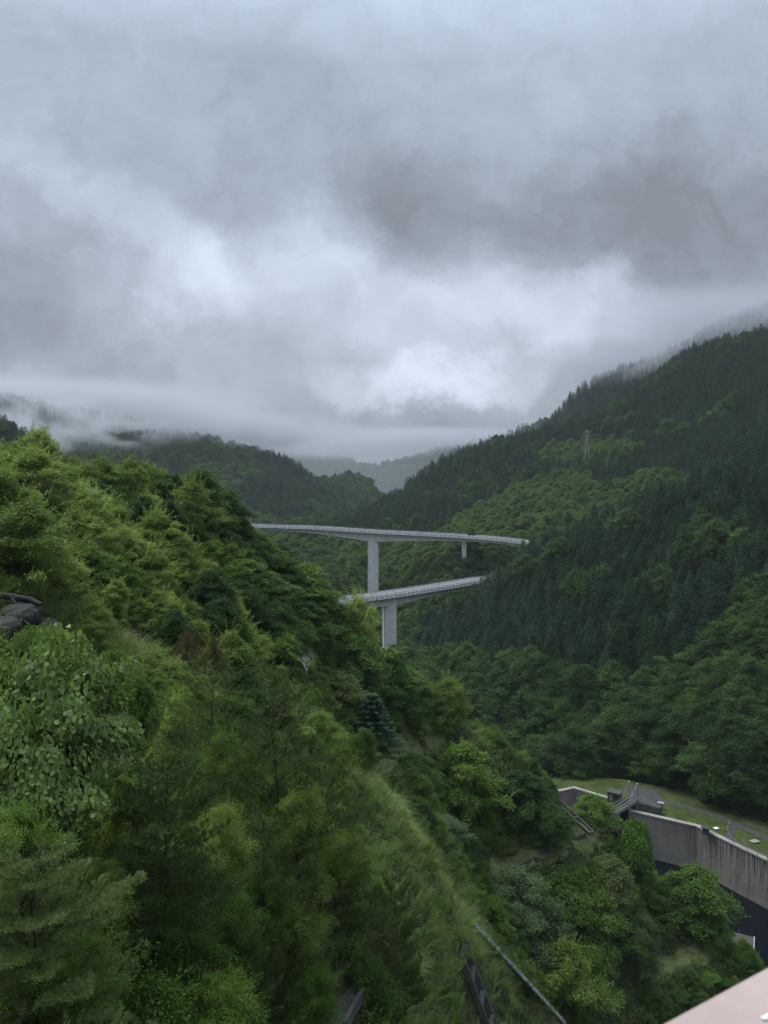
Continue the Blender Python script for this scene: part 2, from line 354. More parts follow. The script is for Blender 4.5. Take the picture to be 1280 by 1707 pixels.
# ------------------------------------------------------------------ terrain
def cols(spec, dz=0.0, back=None):
    out = []
    for px, rows in spec:
        for py, Y in rows:
            x, y, z = P(px, py, Y); out.append((x, y, z - dz))
        if back:
            x, y, z = out[-1]
            for dy, dzz in back: out.append((x * (1 + dy / y), y + dy, z + dzz))
    return out
near_pts = cols([(-400, [(1950, 12), (1500, 18), (1200, 26), (1000, 36), (850, 55), (770, 75)]),
    (0, [(1950, 15), (1707, 19), (1500, 24), (1300, 30), (1100, 38), (950, 50), (850, 64), (790, 80)]),
    (160, [(1950, 18), (1707, 22), (1500, 28), (1300, 35), (1130, 45), (980, 60), (880, 76), (822, 92)])], back=[(15, -6), (50, -32)])
near_pts += cols([(320, [(1950, 20), (1707, 25), (1500, 32), (1300, 42), (1150, 55), (1000, 72), (900, 88), (850, 100)]),
    (400, [(1950, 23), (1707, 28), (1500, 36), (1300, 47), (1150, 61), (1040, 78), (960, 92), (930, 102)]),
    (480, [(1950, 26), (1707, 31), (1500, 40), (1300, 52), (1150, 68), (1060, 88), (1000, 105)]),
    (560, [(1950, 28), (1707, 34), (1500, 44), (1330, 56), (1270, 80), (1180, 92), (1120, 102), (1072, 110)])], back=[(12, -12), (40, -38)])
near_pts += cols([(640, [(1950, 30), (1707, 38), (1500, 48), (1350, 60), (1310, 82), (1262, 97), (1244, 102), (1185, 108), (1140, 114)]),
    (710, [(1950, 37), (1707, 47), (1520, 57), (1430, 66), (1400, 84), (1330, 96), (1240, 108), (1222, 113), (1185, 118), (1172, 120)]),
    (775, [(1950, 46), (1707, 56), (1560, 66), (1530, 82), (1484, 96), (1470, 99), (1445, 103), (1300, 112), (1225, 117), (1212, 121), (1205, 123)]),
    (840, [(1950, 58), (1707, 68), (1640, 78), (1560, 92), (1500, 100), (1452, 103), (1430, 107), (1330, 114), (1262, 119), (1250, 122)]),
    (900, [(1950, 75), (1707, 85), (1640, 94), (1600, 99), (1500, 104), (1425, 107), (1405, 111), (1350, 116), (1312, 121)]),
    (955, [(1950, 80), (1707, 91), (1640, 97), (1600, 101), (1500, 106), (1410, 110), (1393, 114), (1362, 120)]),
    (1000, [(1950, 85), (1707, 97), (1640, 101), (1600, 105), (1500, 110), (1412, 114), (1392, 118)])], back=[(12, -14), (28, -30)])
near_pts += cols([(1060, [(1950, 90), (1707, 101), (1640, 104), (1618, 106), (1595, 111), (1500, 116), (1430, 121)]),
    (1100, [(1950, 95), (1707, 104), (1640, 107), (1606, 109), (1584, 114), (1500, 120), (1470, 124)]),
    (1160, [(1950, 97), (1707, 106), (1605, 110), (1572, 115), (1530, 121), (1515, 124)]),
    (1210, [(1950, 100), (1707, 108), (1610, 113), (1590, 117), (1565, 121)]),
    (1290, [(1950, 100), (1707, 108), (1660, 113), (1650, 116)])], back=[(9, -10), (26, -18)])
near_pts += [(95, 100, -86), (95, 140, -88), (60, 185, -90), (20, 185, -88), (-40, 190, -70), (-90, 170, -45), (-95, 60, 12), (-60, 20, 2), (30, 10, -45), (70, 40, -75), (95, 60, -82), (0, 6, -22)]
nearT = Terrain(near_pts, -96, 98, 4, 190, 1.0, [(9, .5), (3.5, .18)])
# foot of the hillside stays under the water and the lawn on the far bank
nearT.z = np.where(nearT.gy > 128, np.minimum(nearT.z, -24 - (nearT.gy - 128) * 2.2), nearT.z)
nearT.z = np.where((nearT.gx > 36) & (nearT.gy > 124.5), np.minimum(nearT.z, -70 - (nearT.gy - 124.5) * 2.6), nearT.z)
nearT.build('hillside', M['soil'])

LAWN = -69.4
spur_pts = cols([(640, [(1200, 215), (1140, 250), (1112, 285), (1105, 300)]), (700, [(1250, 195), (1120, 240), (1060, 275), (1022, 298)]),
    (800, [(1330, 188), (1200, 208), (1100, 238), (1020, 275), (972, 310)]), (900, [(1250, 192), (1100, 222), (1000, 255), (930, 285), (897, 300)]),
    (1000, [(1230, 186), (1100, 208), (1000, 232), (900, 270), (862, 298)]), (1130, [(1250, 172), (1100, 192), (1000, 212), (900, 242), (800, 290)]),
    (1280, [(1270, 157), (1100, 178), (1000, 196), (900, 222), (800, 256), (725, 300)]), (1450, [(1300, 146), (1100, 170), (900, 210), (800, 250), (700, 300)]),
    (1700, [(1300, 140), (1000, 175), (700, 260)])], dz=8.5, back=[(40, -18), (90, -40)])
spur_pts += [(*P(px, py, Y)[:2], LAWN - .25) for px, py, Y in [(880, 1310, 178), (960, 1312, 175), (1020, 1322, 171), (1100, 1334, 167), (1180, 1355, 162), (1280, 1388, 154), (1450, 1460, 138), (1700, 1530, 125)]]
spur_pts += [(20, 160, -80), (45, 150, -80), (70, 125, -80), (100, 100, -80), (-30, 230, -84), (-20, 300, -82), (30, 175, -74)]
spurT = Terrain(spur_pts, -40, 330, 90, 400, 3.0, [(38, 3.2), (14, 1.2)])
spurT.z = np.where((spurT.z < LAWN + 1.5) & (spurT.gx > 34) & (spurT.gy < 182), -84, spurT.z)
spurT.build('valley_hillside', M['forest_floor'])

mid_pts = cols([(350, [(1150, 330), (1050, 380), (960, 440), (900, 500)]), (480, [(1100, 330), (1010, 365), (940, 430), (885, 520)]), (560, [(1070, 345), (1015, 385), (950, 425), (905, 465), (862, 560)]),
    (640, [(1090, 345), (1030, 378), (1012, 393), (955, 425), (905, 455), (862, 500), (832, 600)]), (720, [(1040, 345), (1000, 360), (950, 378), (908, 408), (850, 500), (786, 640)]),
    (790, [(1000, 352), (960, 364), (909, 379), (880, 425), (820, 510), (757, 640)]),
    (870, [(960, 348), (912, 374), (850, 425), (805, 500), (733, 650)]), (980, [(900, 360), (850, 405), (800, 470), (752, 550), (690, 680)]),
    (1130, [(850, 355), (790, 405), (720, 480), (650, 570), (596, 680)]), (1280, [(760, 345), (700, 400), (640, 470), (590, 550), (550, 640)]),
    (1450, [(720, 350), (600, 460), (500, 600)]), (1700, [(700, 340), (500, 520), (420, 620)])], dz=8, back=[(60, -25), (160, -90)])
mid_pts += [(-120, 300, -85), (-40, 290, -88), (20, 300, -84), (-110, 420, -70)]
midT = Terrain(mid_pts, -130, 620, 285, 840, 6.0, [(70, 6), (26, 2.2)])
midT.build('right_mountain', M['forest_floor'])

left_pts = cols([(-500, [(900, 300), (650, 330), (500, 420)]), (-200, [(850, 320), (700, 350), (640, 430)]), (0, [(850, 330), (765, 365), (702, 430)]), (60, [(850, 360), (775, 390), (742, 440)]),
    (110, [(850, 380), (800, 410), (775, 450)]), (220, [(860, 400), (835, 480)])], dz=8, back=[(50, -25), (110, -60)])
left_pts += [(-60, 330, -60), (-60, 520, -60), (-500, 620, 20)]
leftT = Terrain(left_pts, -480, -20, 290, 620, 6.0, [(50, 4), (20, 2)])
leftT.build('left_hillside', M['forest_floor'])

back_pts = cols([(-500, [(800, 620), (650, 750), (560, 900)]), (-150, [(800, 620), (700, 760), (630, 900)]), (0, [(820, 640), (740, 760), (672, 900)]), (150, [(830, 660), (760, 790), (705, 930)]),
    (250, [(850, 680), (780, 820), (724, 960)]), (340, [(880, 640), (810, 760), (733, 960)]), (400, [(880, 640), (810, 800), (752, 1000)]), (450, [(880, 660), (810, 800), (748, 1000)]),
    (500, [(880, 700), (820, 800), (764, 980)]), (540, [(875, 740), (840, 820), (798, 930)]), (590, [(870, 800), (830, 950), (784, 1150)]), (630, [(870, 860), (845, 1000), (822, 1120)]),
    (670, [(870, 900), (845, 1080)])], dz=9, back=[(90, -30), (300, -130)])
backT = Terrain(back_pts, -900, 120, 560, 1500, 12.0, [(120, 12), (45, 4)])
backT.build('back_mountain', M['forest_floor'])

far_pts = cols([(350, [(850, 1700), (740, 2200)]), (480, [(840, 1700), (760, 2200)]), (540, [(840, 1700), (772, 2150)]), (580, [(840, 1700), (764, 2250)]), (620, [(840, 1700), (790, 2200)]),
    (680, [(850, 1600), (778, 2000)]), (740, [(850, 1500), (756, 1900)]), (800, [(850, 1400), (738, 1800)]), (880, [(850, 1300), (715, 1700)]), (1000, [(850, 1200), (680, 1600)])], dz=10, back=[(200, -60)])
farT = Terrain(far_pts, -700, 620, 1250, 2600, 22.0, [(170, 16), (60, 6)])
farT.build('far_mountain', M['forest_floor'])

high_pts = cols([(900, [(760, 760), (716, 980)]), (970, [(740, 760), (650, 1000)]), (1040, [(720, 760), (618, 1000)]), (1120, [(680, 740), (585, 1000)]), (1200, [(640, 740), (548, 1000)]), (1290, [(600, 740), (505, 1000)]),
    (1500, [(560, 700), (400, 1000)])], dz=9, back=[(200, -60)])
highT = Terrain(high_pts, 140, 900, 740, 1260, 14.0, [(90, 9), (35, 3)])
highT.build('high_ridge', M['forest_floor'])

g = MB(); g.add([(-7000, -3000, -95), (7000, -3000, -95), (7000, 9000, -95), (-7000, 9000, -95)], [(0, 1, 2, 3)])
struct(g.build('ground', M['forest_floor']))
TERRAINS = [nearT, spurT, midT, leftT, backT, farT, highT]
bv_v, bv_f = [], []
off = 0
for T in TERRAINS:
    V, Q = T.geo(); V = V.copy(); bv_v += V.tolist(); bv_f += (Q + off).tolist(); off += len(V)
BVH = BVHTree.FromPolygons(bv_v, bv_f)
def seen(p, lift):
    """does the camera see a point this high above the ground at p, past the bare terrain"""
    q = Vector((p[0], p[1], p[2] + lift)); L = q.length; d = q.normalized()
    h = BVH.ray_cast(Vector((0, 0, 0)), d, L - 1.0)
    return h[0] is None
def pix(x, y, z): return 640 + F * x / y, HZ - F * z / y
def hit(px, py, up=0.0, y0=12.0, y1=135.0):
    """where the line of sight meets the near hillside"""
    ys = np.arange(y0, y1, .25); x = (px - 640) / F * ys; z = -(py - HZ) / F * ys; g_ = nearT.H(x, ys); m = np.nonzero(z <= g_)[0]
    k = m[0] if len(m) else len(ys) - 1
    return Vector((float(x[k]), float(ys[k]), float(g_[k]) + up))
# ------------------------------------------------------------------ foliage shapes
def unit(a): return a / np.maximum(np.linalg.norm(a, axis=-1, keepdims=True), 1e-6)
def leaves(C, T, N, L, Wd, fold=.25):
    """one folded diamond per leaf: centre C, direction T, normal N"""
    T = unit(T); B = unit(np.cross(N, T)); N2 = np.cross(T, B); L = L[:, None]; Wd = Wd[:, None]
    a = C - T * L * .5; b = C + B * Wd * .5 - N2 * Wd * fold; c = C + T * L * .5; d = C - B * Wd * .5 - N2 * Wd * fold
    n = len(C); V = np.stack([a, b, c, d], 1).reshape(-1, 3); Q = np.arange(n * 4).reshape(n, 4); return V, Q
def broad_leaves(C, T, N, L, Wd):
    """ovate leaf of two folded quads"""
    T = unit(T); B = unit(np.cross(N, T)); N2 = np.cross(T, B); L = L[:, None]; Wd = Wd[:, None]
    pts = [C - T * L * .5, C - T * L * .22 + B * Wd * .5 - N2 * Wd * .12, C + T * L * .18 + B * Wd * .40 - N2 * Wd * .15, C + T * L * .55 - N2 * L * .1,
           C + T * L * .18 - B * Wd * .40 - N2 * Wd * .15, C - T * L * .22 - B * Wd * .5 - N2 * Wd * .12]
    n = len(C); V = np.stack(pts, 1).reshape(-1, 3); k = (np.arange(n) * 6)[:, None]
    Q = np.concatenate([k + np.array([[0, 1, 2, 3]]), k + np.array([[0, 3, 4, 5]])], 0); return V, Q
def rdir(r, n): return unit(r.normal(size=(n, 3)))

def pad_crown(seed, Hh, R, npad, per, leaf, asp=.55, base=.25, flat=.35, padr=.36, droop=.5, ragged=.35, top=1.0, wob=.6, spiky=.35, shoots=40, shoot_len=.30):
    """a broadleaf crown: many flattened sprays round a branching stem; returns leaves, tints and limb lines"""
    r = np.random.default_rng(seed); Cs, Ts, Ns, Tn, limbs = [], [], [], [], []
    lean = r.normal(size=2) * .06 * Hh
    for i in range(npad):
        h = base + (1 - base) * ((i + r.random()) / npad) ** .8; az = i * 2.399 + r.normal() * .5
        prof = math.sin(min(1, (1.04 - h) / (1.04 - base) * top) * math.pi * .5) ** .75 * (.55 + .45 * min(1, (h - base) / .22 + .25))
        rad = R * prof * (1 - ragged * r.random()) * (.92 if r.random() < .75 else .45) * (1 + spiky * r.random() ** 3)
        cx, cy, cz = math.cos(az) * rad + lean[0] * h, math.sin(az) * rad + lean[1] * h, Hh * h - .04 * Hh
        pr = R * padr * (.65 + .7 * r.random()) * (.7 if h > .9 else 1); n = int(per * (pr / (R * padr)) ** 2)
        limbs.append(((lean[0] * h * .7, lean[1] * h * .7, Hh * max(.08, h - .25)), (cx, cy, cz - .04 * Hh)))
        q = rdir(r, n); rr = r.random(n) ** .45
        ell = 1 + .5 * r.random(); ca, sa = math.cos(az), math.sin(az)
        px_ = q[:, 0] * rr * pr * ell; py_ = q[:, 1] * rr * pr / ell ** .5; d2 = (px_ ** 2 + py_ ** 2) / pr ** 2
        pz_ = q[:, 2] * rr * pr * flat - droop * pr * d2 * .5 + r.normal(size=n) * leaf * .5
        X_ = px_ * ca - py_ * sa; Y_ = px_ * sa + py_ * ca
        lump = np.sin(X_ * 6.3 / pr + i) * np.cos(Y_ * 5.1 / pr + 2 * i) * pr * flat * .35
        st = np.where(r.random(n) < .12, 1.12 + .35 * r.random(n), 1.0); X_, Y_, pz_ = X_ * st, Y_ * st, pz_ * st
        C = np.stack([X_ + cx, Y_ + cy, pz_ + lump + cz], 1)
        out = np.stack([X_, Y_, -droop * np.sqrt(d2) * pr], 1) + .5 * np.array([ca, sa, 0]) * pr
        T = unit(out) + r.normal(size=(n, 3)) * wob; N = np.array([0, 0, 1.0]) + r.normal(size=(n, 3)) * .45 + unit(out) * .3
        Cs.append(C); Ts.append(T); Ns.append(N); Tn.append(np.clip(.5 + (r.random() - .5) * .6 + r.normal(size=n) * .20, 0, 1))
    for i in range(shoots):      # loose leading shoots that break the outline
        j = int(r.integers(0, npad)); c = Cs[j]; c0 = c[int(r.integers(0, len(c)))]; o = np.array([c0[0], c0[1], 0]) / R; m = 16
        d = unit(o * .8 + np.array([0, 0, .75]) + r.normal(size=3) * .35); ln = R * shoot_len * (.5 + r.random()); s = (np.arange(m) + r.random(m)) / m
        az = np.arange(m) * 2.4; w_ = np.stack([np.cos(az), np.sin(az), np.full(m, .3)], 1)
        Cs.append(c0 + d * (s * ln)[:, None] + w_ * (leaf * .6 * (1.2 - s))[:, None] - np.array([0, 0, 1.0]) * (s ** 2 * ln * .18)[:, None]); Ts.append(w_ + d * .6 + r.normal(size=(m, 3)) * .3); Ns.append(np.array([0, 0, 1.0]) + r.normal(size=(m, 3)) * .4); Tn.append(np.clip(.62 + r.normal(size=m) * .18, 0, 1))
    C = np.concatenate(Cs); n = len(C); L = leaf * (.7 + .6 * r.random(n))
    V, Q = leaves(C, np.concatenate(Ts), np.concatenate(Ns), L, L * asp)
    return V, Q, np.concatenate(Tn), limbs

def trunk_mesh(name, Hh, rad, limbs, mat, seed=0, bend=.03, lim_r=.22, top=.82, n_limb=40):
    b = MB(); rn = random.Random(seed); p = [(0, 0, -.6)]
    for i in range(1, 6): p.append((rn.uniform(-1, 1) * bend * Hh, rn.uniform(-1, 1) * bend * Hh, Hh * top * i / 5))
    b.tube(p, [rad * 1.25, rad, rad * .8, rad * .6, rad * .4, rad * .12], 7)
    for a, c in limbs[:n_limb]:
        a = Vector(a); c = Vector(c); t_ = max(0, min(.99, a.z / (Hh * top))) * 5; i = min(4, int(t_)); s0 = Vector(p[i]).lerp(Vector(p[i + 1]), t_ - i)
        m = s0.lerp(c, .5) + Vector((rn.uniform(-1, 1), rn.uniform(-1, 1), rn.uniform(0, 1))) * .06 * Hh
        b.tube([s0, m, c], [rad * lim_r * 1.5, rad * lim_r, rad * .05], 5)
    me = bpy.data.meshes.new(name); me.from_pydata(b.v, [], b.f); me.update(); me.materials.append(mat)
    for q in me.polygons: q.use_smooth = True
    return me

def cedar_mesh(seed, Hh, R, levels, per_branch, mat):
    r = np.random.default_rng(seed); C, T, N, L, tn = [], [], [], [], []
    for i in range(levels):
        h = .14 + .86 * (i / levels); z = Hh * h; rad = R * min(1, (1 - h) / .62) ** .66 * (.75 + .5 * r.random()) + .15; nb = 8 if h < .8 else 5
        for k in range(nb):
            az = k * 6.2832 / nb + i * 1.3 + r.normal() * .25; ln = rad * (.75 + .45 * r.random()); tt = .5 + (r.random() - .5) * .6
            s = (np.arange(per_branch) + r.random(per_branch)) / per_branch
            rr = s ** .8 * ln; lat = r.normal(size=per_branch) * ln * .16 * (1.2 - s)
            zz = z - .10 * ln - s ** 1.5 * ln * .30 + s ** 4 * ln * .18 + r.normal(size=per_branch) * .08
            c = np.stack([np.cos(az) * rr - np.sin(az) * lat, np.sin(az) * rr + np.cos(az) * lat, zz], 1)
            d = np.tile(np.array([math.cos(az), math.sin(az), -.15]), (per_branch, 1)) + r.normal(size=(per_branch, 3)) * .35
            C.append(c); T.append(d); N.append(np.array([0, 0, 1.0]) + r.normal(size=(per_branch, 3)) * .5)
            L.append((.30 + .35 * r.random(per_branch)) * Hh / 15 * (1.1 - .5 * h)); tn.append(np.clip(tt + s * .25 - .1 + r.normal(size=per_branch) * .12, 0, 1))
    C = np.concatenate(C); L = np.concatenate(L)
    V, Q = leaves(C, np.concatenate(T), np.concatenate(N), L * 1.5, L * .55); return mesh_np('cedar_crown', V, Q, mat, np.concatenate(tn))

def pine_mesh(seed, Hh, R, whorls, mat, needles=16, nl=.14, nw=.016, up=.35, tuft_step=.135, dens=1.0):
    """young pine: whorls of limbs, side twigs and tufts of long needles; returns crown data and limb lines"""
    r = np.random.default_rng(seed); TC, TD, TT, limbs = [], [], [], []
    for i in range(whorls):
        h0 = .06 + .92 * (i / whorls); rad = R * min(1, (1.03 - h0) * 1.9) ** .75 * (.7 + .5 * r.random()) + .12; nb = 5 + int(r.random() * 2)
        for k in range(nb):
            h = h0 + r.normal() * .02; z = Hh * h; az = k * 6.2832 / nb + i * .9 + r.normal() * .4; ln = rad * (.6 + .7 * r.random()); ux, uy = math.cos(az), math.sin(az); tt = .5 + (r.random() - .5) * .7
            tip = np.array([ux * ln, uy * ln, z + ln * up * (.4 + .9 * h)]); base = np.array([0, 0, z]); limbs.append((tuple(base), tuple(tip)))
            nt = max(3, int(ln / tuft_step * dens))
            for j in range(nt):
                s = .22 + .78 * (j + r.random()) / nt; p0 = base + (tip - base) * np.array([s, s, s ** 1.5])
                side = ln * .40 * (1.08 - s) * (.4 + r.random())
                for sg in (-1, 1):
                    dirn = unit(np.array([ux * .8 - uy * sg, uy * .8 + ux * sg, .25 + .3 * r.random()]))
                    m = max(1, int(side / tuft_step))
                    for q in range(m):
                        TC.append(p0 + dirn * side * (q + 1) / m); TD.append(dirn + np.array([0, 0, .25])); TT.append(tt + .12 * r.normal())
            TC.append(tip); TD.append(np.array([ux, uy, .8])); TT.append(tt + .3)
    TC.append(np.array([0, 0, Hh])); TD.append(np.array([0, 0, 1.0])); TT.append(.9)
    TC = np.array(TC); TD = unit(np.array(TD)); TT = np.array(TT); n = len(TC)
    D = unit(np.repeat(TD, needles, 0) + r.normal(size=(n * needles, 3)) * .62); L = nl * (.7 + .5 * r.random(n * needles))
    C = np.repeat(TC, needles, 0) + D * L[:, None] * .5 - np.repeat(TD, needles, 0) * (r.random(n * needles) * .07)[:, None]
    V, Q = leaves(C, D, rdir(r, n * needles), L, np.full(n * needles, nw), 0)
    return V, Q, np.clip(np.repeat(TT, needles) + r.normal(size=n * needles) * .1, 0, 1), limbs

def spruce_mesh(seed, Hh, R, mat):
    r = np.random.default_rng(seed); C, T, N, tn = [], [], [], []
    lv = 13
    for i in range(lv):
        h = .1 + .88 * i / lv; z = Hh * h; rad = R * (1 - h) ** .8 * 1.05; nb = 9
        for k in range(nb):
            az = k * 6.2832 / nb + i * .55 + r.normal() * .1; ln = rad * (.8 + .3 * r.random()); m = 150
            s = r.random(m) ** .6; lat = (r.random(m) - .5) * ln * .62 * (1.15 - s); zz = z - s * ln * .22 + s ** 3 * ln * .20 + r.normal(size=m) * .07 - np.abs(lat) * .16
            C.append(np.stack([np.cos(az) * s * ln - np.sin(az) * lat, np.sin(az) * s * ln + np.cos(az) * lat, zz], 1))
            T.append(np.stack([np.cos(az) - np.sin(az) * np.sign(lat) * .8, np.sin(az) + np.cos(az) * np.sign(lat) * .8, np.full(m, .1)], 1)); N.append(np.array([0, 0, 1.0]) + r.normal(size=(m, 3)) * .3)
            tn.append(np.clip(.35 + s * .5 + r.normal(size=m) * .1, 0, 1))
    C = np.concatenate(C); n = len(C)
    V, Q = leaves(C, np.concatenate(T), np.concatenate(N), np.full(n, .22), np.full(n, .055)); return mesh_np('spruce_crown', V, Q, mat, np.concatenate(tn))

def mound_mesh(seed, R, Hh, n, leaf, mat, lump=.22, broad=True, hang=.6):
    """a plant overgrown with a vine: big leaves in layers over a lumpy body"""
    r = np.random.default_rng(seed); d = rdir(r, n); d[:, 2] = np.where(d[:, 2] < -.15, -d[:, 2] * .6, d[:, 2])
    az = np.arctan2(d[:, 1], d[:, 0]); el = d[:, 2]
    lp = 1 + lump * (np.sin(az * 3 + 2 * el * 3 + seed) * .5 + np.sin(az * 5.3 - el * 7 + 1) * .35 + np.sin(el * 13 + az * 2) * .3) - (r.random(n) ** 2) * .28
    C = d * lp[:, None] * np.array([R, R, Hh]); N = unit(d * np.array([1 / R, 1 / R, 1 / Hh])) + np.array([0, 0, .55]) + r.normal(size=(n, 3)) * .42
    T = np.stack([d[:, 0], d[:, 1], -hang * np.ones(n)], 1) + r.normal(size=(n, 3)) * .5; L = leaf * (.6 + .7 * r.random(n))
    clump = np.sin(az * 4 + el * 9) * .18 + np.sin(az * 9 - el * 5) * .12
    tn = np.clip(.45 + clump + r.normal(size=n) * .2, 0, 1)
    if broad: V, Q = broad_leaves(C, T, N, L, L * .9); tn = np.concatenate([tn, tn])
    else: V, Q = leaves(C, T, N, L, L * .6)
    return mesh_np('vine_leaves', V, Q, mat, tn)

def blade_mesh(name, seed, n, R, Hh, wd, mat, lean=.5, dry=.1, seg=3):
    r = np.random.default_rng(seed); a = r.random(n) * 6.2832; rr = R * np.sqrt(r.random(n)); b0 = np.stack([np.cos(a) * rr, np.sin(a) * rr, np.full(n, -.1)], 1)
    az = a + r.normal(size=n) * .9; h = Hh * (.5 + .6 * r.random(n)); ln = lean * (.3 + r.random(n)); dirh = np.stack([np.cos(az), np.sin(az), np.zeros(n)], 1); sd_ = np.stack([-np.sin(az), np.cos(az), np.zeros(n)], 1)
    rows = []
    for k in range(seg + 1):
        s = k / seg; c = b0 + dirh * (ln * h * s ** 2)[:, None] + np.array([0, 0, 1.0]) * (h * (s - .38 * ln * s ** 3))[:, None]; wk = wd * (1 - s * .9)
        rows += [c - sd_ * wk / 2, c + sd_ * wk / 2]
    V = np.stack(rows, 1).reshape(-1, 3); m = 2 * (seg + 1); k0 = (np.arange(n) * m)[:, None]
    Q = np.concatenate([k0 + np.array([[2 * j, 2 * j + 1, 2 * j + 3, 2 * j + 2]]) for j in range(seg)], 0)
    tn = np.tile(np.clip(.5 + r.normal(size=n) * .22, 0, 1), seg); return mesh_np(name, V, Q, mat, tn)

def weed_mesh(seed, n_st, Hh, leaf, R, mat):
    """a clump of leafy stems"""
    r = np.random.default_rng(seed); C, T, N = [], [], []
    for i in range(n_st):
        a = r.random() * 6.28; b0 = np.array([math.cos(a), math.sin(a), 0]) * R * math.sqrt(r.random()); d = unit(np.array([math.cos(a) * .5, math.sin(a) * .5, 1.0]) + r.normal(size=3) * .2); h = Hh * (.5 + .7 * r.random())
        m = int(h / leaf * 3.2) + 3; s = (np.arange(m) + .5) / m; az = np.arange(m) * 2.4 + r.random() * 6
        o = np.stack([np.cos(az), np.sin(az), np.full(m, .25)], 1); ll = leaf * (1.3 - .7 * s)
        C.append(b0 + d * (s * h)[:, None] + o * ll[:, None] * .7); T.append(o + r.normal(size=(m, 3)) * .25); N.append(np.array([0, 0, 1.0]) + r.normal(size=(m, 3)) * .35)
    C = np.concatenate(C); n = len(C); L = leaf * (.6 + .6 * r.random(n))
    V, Q = leaves(C, np.concatenate(T), np.concatenate(N), L, L * .5); return mesh_np('weed_leaves', V, Q, mat, np.clip(.5 + r.normal(size=n) * .2, 0, 1))

def twig_mesh(name, seed, Hh, spread, mat, depth=4, r0=.03, nb=4, base=(0, 0, 0)):
    b = MB(); rn = random.Random(seed)
    def grow(p, d, L, rad, lv):
        q = p + d * L * .5 + Vector((rn.uniform(-1, 1), rn.uniform(-1, 1), rn.uniform(-1, 1))) * L * .07; e = q + (d + Vector((rn.uniform(-.3, .3), rn.uniform(-.3, .3), rn.uniform(-.1, .3)))).normalized() * L * .5
        b.tube([p, q, e], [rad, rad * .8, rad * .5], 4)
        if lv > 0:
            for k in range(nb):
                dd = (d + Vector((rn.uniform(-1, 1), rn.uniform(-1, 1), rn.uniform(-.5, .8))) * spread).normalized(); grow(q.lerp(e, rn.random()), dd, L * rn.uniform(.5, .75), rad * .5, lv - 1)
    for k in range(nb + 1): grow(Vector(base), Vector((rn.uniform(-1, 1) * spread, rn.uniform(-1, 1) * spread, 1)).normalized(), Hh * .4, r0, depth)
    me = bpy.data.meshes.new(name); me.from_pydata(b.v, [], b.f); me.update(); me.materials.append(mat); return me

# ------------------------------------------------------------------ plant kinds: (crown mesh, trunk mesh, height, radius)
def crown_kind(names, seed, Hh, R, npad, per, leaf, mat, bark='bark', tr=.16, **kw):
    V, Q, tn, limbs = pad_crown(seed, Hh, R, npad, per, leaf, **kw)
    return dict(parts=[(names[0], mesh_np(names[0], V, Q, M[mat], tn)), (names[1], trunk_mesh(names[1], Hh, tr, limbs, M[bark], seed))], H=Hh, R=R)
K = {}
def variants(key, n, f): K[key] = [f(i) for i in range(n)]
CT = ('crown', 'trunk')
variants('far_broad', 5, lambda i: crown_kind(CT, 10 + i, 11, 4.6, 34 + 3 * i, 190, .42, 'leaf_far', padr=.34, flat=.30, base=.22, tr=.22))
variants('valley_broad', 4, lambda i: crown_kind(CT, 30 + i, 9, 4.4, 34, 200, .40, 'leaf_valley', padr=.33, flat=.28, base=.2, tr=.2))
variants('edge_broad', 3, lambda i: crown_kind(CT, 40 + i, 13, 5.6, 52, 420, .34, 'leaf_far', padr=.32, flat=.24, base=.12, droop=.6, tr=.28))
def cedar(i):
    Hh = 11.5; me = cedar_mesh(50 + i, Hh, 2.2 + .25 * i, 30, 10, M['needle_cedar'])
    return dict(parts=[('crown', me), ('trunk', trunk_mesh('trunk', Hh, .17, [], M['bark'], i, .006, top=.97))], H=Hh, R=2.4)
variants('cedar', 5, cedar)
variants('yellow_shrub', 5, lambda i: crown_kind(CT, 60 + i, 3.2 + .2 * i, 2.0, 64, 300, .11, 'leaf_yellow', padr=.26, flat=.34, base=.02, droop=.25, spiky=1.0, wob=.8, shoots=110, shoot_len=.42, tr=.05, ragged=.5))
variants('green_shrub', 4, lambda i: crown_kind(CT, 70 + i, 3.2, 1.9, 60, 320, .11, 'leaf_green', padr=.27, flat=.40, base=.03, droop=.2, spiky=.8, wob=.8, shoots=90, shoot_len=.40, tr=.05, ragged=.45))
variants('dark_tree', 4, lambda i: crown_kind(CT, 80 + i, 7.5, 3.6, 72, 420, .20, 'leaf_dark', padr=.27, flat=.24, base=.12, droop=.65, tr=.13, ragged=.4))
variants('green_tree', 3, lambda i: crown_kind(CT, 90 + i, 6.5, 3.3, 66, 380, .19, 'leaf_green', padr=.27, flat=.28, base=.12, droop=.6, tr=.11, ragged=.45))
variants('yellow_tree', 2, lambda i: crown_kind(CT, 97 + i, 6.5, 3.3, 66, 420, .16, 'leaf_yellow', padr=.27, flat=.28, base=.10, droop=.8, tr=.11, ragged=.45))
variants('leggy_green', 2, lambda i: crown_kind(CT, 170 + i, 9, 2.4, 60, 420, .085, 'leaf_green', padr=.30, flat=.36, base=.66, droop=.3, tr=.07, ragged=.45, spiky=.9, wob=.8, shoots=90, shoot_len=.4))
variants('leggy_yellow', 2, lambda i: crown_kind(CT, 175 + i, 9, 2.4, 60, 420, .085, 'leaf_yellow', padr=.30, flat=.36, base=.66, droop=.3, tr=.07, ragged=.45, spiky=.9, wob=.8, shoots=90, shoot_len=.4))
variants('grey_tree', 2, lambda i: crown_kind(CT, 100 + i, 6, 3.2, 56, 620, .13, 'leaf_grey', padr=.28, flat=.42, base=.08, droop=.3, tr=.10, ragged=.4))
